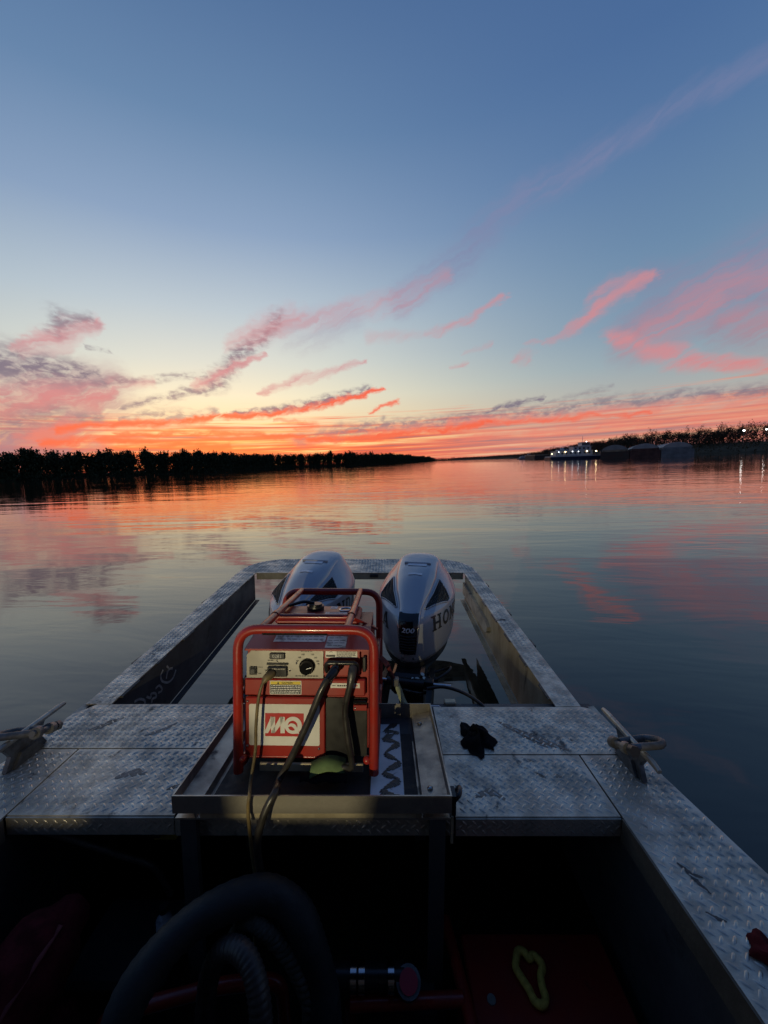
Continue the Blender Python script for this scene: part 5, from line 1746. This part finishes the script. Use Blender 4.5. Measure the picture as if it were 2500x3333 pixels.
# ------------------------------------------------------------------ loose things on deck
def rag(name, mat, label, loc, size, seed, spikes=7):
    rnd = random.Random(seed)
    mb = MB()
    seg, rings = 34, 12
    ph = [rnd.uniform(0, 6.28) for _ in range(6)]
    lob = [1 + 0.22 * rnd.random() if k % (seg // spikes) == 0 else 1 for k in range(seg)]
    v = []
    for i in range(rings + 1):
        r = i / rings
        for k in range(seg):
            a = 2 * math.pi * k / seg
            e = 1 + 0.16 * math.sin(3 * a + ph[0]) + 0.13 * math.sin(5 * a + ph[1]) + 0.10 * math.sin(9 * a + ph[2])
            e *= 1 + (lob[k] - 1) * r ** 3
            z = (1 - r ** 2.2) * (0.62 + 0.30 * math.sin(2 * a + ph[3] + 5 * r) + 0.26 * math.sin(4 * a + ph[4] + 9 * r)) + 0.10 * (1 - r) + 0.06 * abs(math.sin(6 * a + ph[5])) * r
            v.append((loc[0] + size[0] * r * e * math.cos(a), loc[1] + size[1] * r * e * math.sin(a), loc[2] + max(0.0035, size[2] * z)))
    f = [(i * seg + k, i * seg + (k + 1) % seg, (i + 1) * seg + (k + 1) % seg, (i + 1) * seg + k) for i in range(rings) for k in range(seg)]
    mb.add(v, f, True)
    return solo(mb, name, M[mat], label, 'rag', loc)


rag('black_rag', 'cloth_black', 'crumpled black rag lying on the right rear deck plate', (0.372, 1.445, 0.0), (0.066, 0.086, 0.05), 3, 6)
rag('red_rag', 'cloth_red', 'dark red rag lying on the right gunwale', (0.875, 0.735, 0.0), (0.05, 0.055, 0.045), 8, 4)

# ------------------------------------------------------------------ in the dark cockpit
hp = crom([(-0.64, 0.62, -0.62), (-0.63, 0.70, -0.36), (-0.61, 0.76, -0.19), (-0.565, 0.83, -0.125), (-0.48, 0.90, -0.095), (-0.345, 0.95, -0.088), (-0.255, 0.945, -0.125), (-0.205, 0.92, -0.20),
           (-0.172, 0.90, -0.29), (-0.155, 0.87, -0.38), (-0.14, 0.84, -0.55), (-0.12, 0.80, -0.86)], 10)
t = thing('suction_hose', 'thick black suction hose arching up in front of the tray', 'hose', (-0.13, 0.82, -0.88), 'hoses in the cockpit')
part(MB().tube(hp, [0.042 + 0.0018 * (i % 2) + 0.0015 * math.sin(i * 0.31) for i in range(len(hp))], 20), 'hose_wall', M['hose'], t)
rp = crom([(-0.50, 0.90, -0.50), (-0.47, 0.89, -0.28), (-0.42, 0.87, -0.16), (-0.36, 0.845, -0.125), (-0.315, 0.81, -0.145), (-0.29, 0.775, -0.21), (-0.28, 0.745, -0.33), (-0.27, 0.72, -0.55), (-0.26, 0.70, -0.86)], 16)
t = thing('ribbed_hose', 'thin grey ribbed hose bent under the arch of the black hose', 'hose', (-0.26, 0.70, -0.88), 'hoses in the cockpit')
part(MB().tube(rp, [0.024 + 0.0035 * (0.5 + 0.5 * math.sin(i * 2.2)) for i in range(len(rp))], 14), 'hose_wall', M['ribbed'], t)

rpp = crom([(-0.42, 0.93, -0.20), (-0.375, 0.92, -0.135), (-0.33, 0.905, -0.14), (-0.285, 0.90, -0.18), (-0.235, 0.885, -0.235), (-0.20, 0.87, -0.31), (-0.20, 0.86, -0.42)], 14)
t = thing('frayed_rope', 'frayed tan rope hanging beside the ribbed hose', 'rope', (-0.2, 0.86, -0.42))
for s in range(3):
    pts = []
    for i, p in enumerate(rpp):
        a = i * 0.75 + s * 2.09
        pts.append(p + Vector((0.009 * math.cos(a), 0.009 * math.sin(a), 0.009 * math.sin(a + 1))))
    part(MB().tube(pts, [0.0095 + random.uniform(-.0015, .0025) for _ in pts], 7), 'strand', M['rope'], t)

pump = thing('water_pump', 'red framed pump unit with chrome couplings on the cockpit floor', 'pump', (0.2, 0.95, -0.88))
part(MB().box(0.262, 0.735, 0.50, 1.16, -0.52, -0.50, 0.006), 'top_panel', M['red'], pump)
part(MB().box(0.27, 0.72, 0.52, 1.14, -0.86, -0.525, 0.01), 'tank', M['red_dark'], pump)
part(MB().tube([(0.215, 1.2, -0.50), (0.248, 0.95, -0.49), (0.262, 0.70, -0.49)], 0.019, 12), 'frame_tube', M['red_tube'], pump)
part(MB().tube([(-0.10, 0.975, -0.487), (0.235, 0.985, -0.487)], 0.019, 12), 'frame_tube', M['red_tube'], pump)
part(MB().tube(round_path([(-0.80, 0.84, -0.62), (-0.775, 0.90, -0.41), (-0.46, 0.955, -0.39), (-0.30, 0.97, -0.40), (-0.28, 0.97, -0.86)], 0.05), 0.019, 12), 'frame_tube', M['red_tube'], pump)
for x in (-0.10, 0.235):
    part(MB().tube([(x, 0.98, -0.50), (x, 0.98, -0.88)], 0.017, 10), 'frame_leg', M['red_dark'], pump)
part(MB().cyl((-0.16, 1.0, -0.43), (0.06, 1.0, -0.43), 0.032, 18), 'outlet_pipe', M['black'], pump)
for x in (-0.10, -0.075, 0.012):
    part(MB().cyl((x, 1.0, -0.43), (x + 0.018, 1.0, -0.43), 0.0385, 20), 'pipe_clamp', M['chrome'], pump)
dv = Vector((0, -0.45, 0.85)).normalized()
cb = Vector((0.072, 1.0, -0.46))
q = part(MB().cyl(cb, cb + dv * 0.055, 0.036, 24), 'coupling', M['iron'], pump)
part(MB().cyl(cb + dv * 0.055, cb + dv * 0.060, 0.027, 22), 'coupling_cap', M['cap_red'], q)
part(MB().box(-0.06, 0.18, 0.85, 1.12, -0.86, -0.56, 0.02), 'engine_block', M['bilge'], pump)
part(MB().disc((0.322, 0.99, -0.4995), (0, 0, 1), 0.013, 0.004), 'bolt', M['alu'], pump)

lp_ = [(0.418, 1.085, 0), (0.432, 1.115, 0), (0.455, 1.115, 0), (0.470, 1.088, 0), (0.488, 1.100, 0), (0.505, 1.085, 0), (0.512, 1.055, 0), (0.495, 1.025, 0), (0.488, 0.985, 0), (0.487, 0.945, 0), (0.468, 0.922, 0),
       (0.445, 0.935, 0), (0.435, 0.975, 0), (0.418, 1.02, 0), (0.408, 1.055, 0)]
lp_ = [Vector((0.46 + (a - 0.46) * 0.82, 1.035 + (b_ - 1.02) * 0.66, -0.489 + random.uniform(0, .004))) for a, b_, _ in lp_]
cl_ = crom(lp_ + [lp_[0]], 5)[:-1]
solo(MB().tube(cl_, 0.0115, 8, closed=True), 'rope_loop', M['rope_yellow'], 'dull yellow loop of rope lying on the dark red pump panel', 'rope', (0.46, 1.0, -0.495))

bag = thing('gear_bag', 'dark red gear bag slumped against the left cockpit wall', 'bag', (-0.98, 0.85, -0.88))
b = MB()
v = []
path = crom([(-0.90, 1.02, -0.20), (-0.93, 0.94, -0.22), (-0.96, 0.84, -0.27), (-0.99, 0.72, -0.33), (-1.0, 0.60, -0.40), (-1.0, 0.50, -0.5)], 5)
b.tube(path, [0.03 + 0.075 * min(1, i / 6) + 0.007 * math.sin(i * 1.7) for i in range(len(path))], 16)
part(b, 'body', M['cloth_red'], bag)
b = MB().box(-1.08, -0.86, 0.45, 0.98, -0.88, -0.42, 0.05)
part(b, 'base', M['cloth_red'], bag)
part(webbing(crom([(-0.88, 0.92, -0.15), (-0.885, 0.86, -0.165), (-0.91, 0.78, -0.21), (-0.93, 0.70, -0.255)], 5), 0.022, (1, -0.3, 0.2)), 'strap', M['strap_red'], bag)

vb = thing('valve_box', 'dirty yellow box fixed under the left hatch', 'box', (-0.86, 1.40, -0.32))
part(MB().box(-0.905, -0.815, 1.36, 1.44, -0.365, -0.285, 0.006), 'housing', M['yellow'], vb)
part(MB().box(-0.912, -0.872, 1.350, 1.36, -0.345, -0.295, 0.004), 'latch', M['black'], vb)
solo(MB().tube(crom([(-1.13, 1.15, -0.10), (-1.02, 1.18, -0.18), (-0.92, 1.21, -0.26), (-0.83, 1.24, -0.34), (-0.80, 1.28, -0.5)], 6), 0.011, 8), 'fuel_hose', M['iron'], 'thin grey hose slanting down in the dark under the left hatch', 'hose', (-0.83, 1.24, -0.34))
bt = thing('small_bottle', 'small pale bottle standing among the gear left of the black hose', 'bottle', (-0.70, 1.08, -0.42))
part(MB().tube([(-0.70, 1.08, -0.42), (-0.70, 1.08, -0.34), (-0.699, 1.079, -0.325), (-0.698, 1.078, -0.31)], [0.024, 0.024, 0.014, 0.011], 14), 'body', M['white_worn'], bt)
part(MB().cyl((-0.698, 1.078, -0.31), (-0.698, 1.078, -0.292), 0.0135, 12), 'cap', M['black'], bt)
tb_ = thing('tool_box', 'black tool box in the dark left of the tray leg', 'tool box', (-0.78, 1.10, -0.88))
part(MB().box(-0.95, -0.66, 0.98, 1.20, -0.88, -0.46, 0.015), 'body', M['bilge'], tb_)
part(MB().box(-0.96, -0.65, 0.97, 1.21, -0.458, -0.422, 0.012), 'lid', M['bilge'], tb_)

# ------------------------------------------------------------------ unseen roof and walls added to keep the sky off the cockpit
roof = MB().box(-1.42, 1.0, -2.2, 0.30, 1.86, 1.90, 0.008)
part(roof, 'added_shade_roof', M['alu_dark'], boat)
for x in (-1.36, 0.94):
    for y in (-2.1, -0.95):
        part(MB().cyl((x * 0.97, y, 0.001), (x * 0.97, y, 1.859), 0.018, 10), 'added_shade_post', M['alu_dark'], boat)
part(MB().box(-1.40, 0.98, -2.20, -2.16, 0.001, 1.855), 'added_shade_wall', M['alu_dark'], boat)
# unseen mask added in front of the lamp: its stepped top edge cuts the lower half of the beam
part(MB().prism([(-1.15, 0.0), (0.25, 0.0), (0.25, 0.413), (-0.553, 0.413), (-0.556, 0.400), (-0.600, 0.400), (-0.604, 0.424), (-0.652, 0.424), (-0.656, 0.398), (-1.15, 0.398)], 'y', -0.378, -0.36), 'added_beam_mask', M['alu_dark'], boat)
for x0, x1 in ((-1.40, -1.375), (0.955, 0.98)):
    part(MB().box(x0, x1, -2.155, -0.16, 0.001, 1.855), 'added_shade_side', M['alu_dark'], boat)
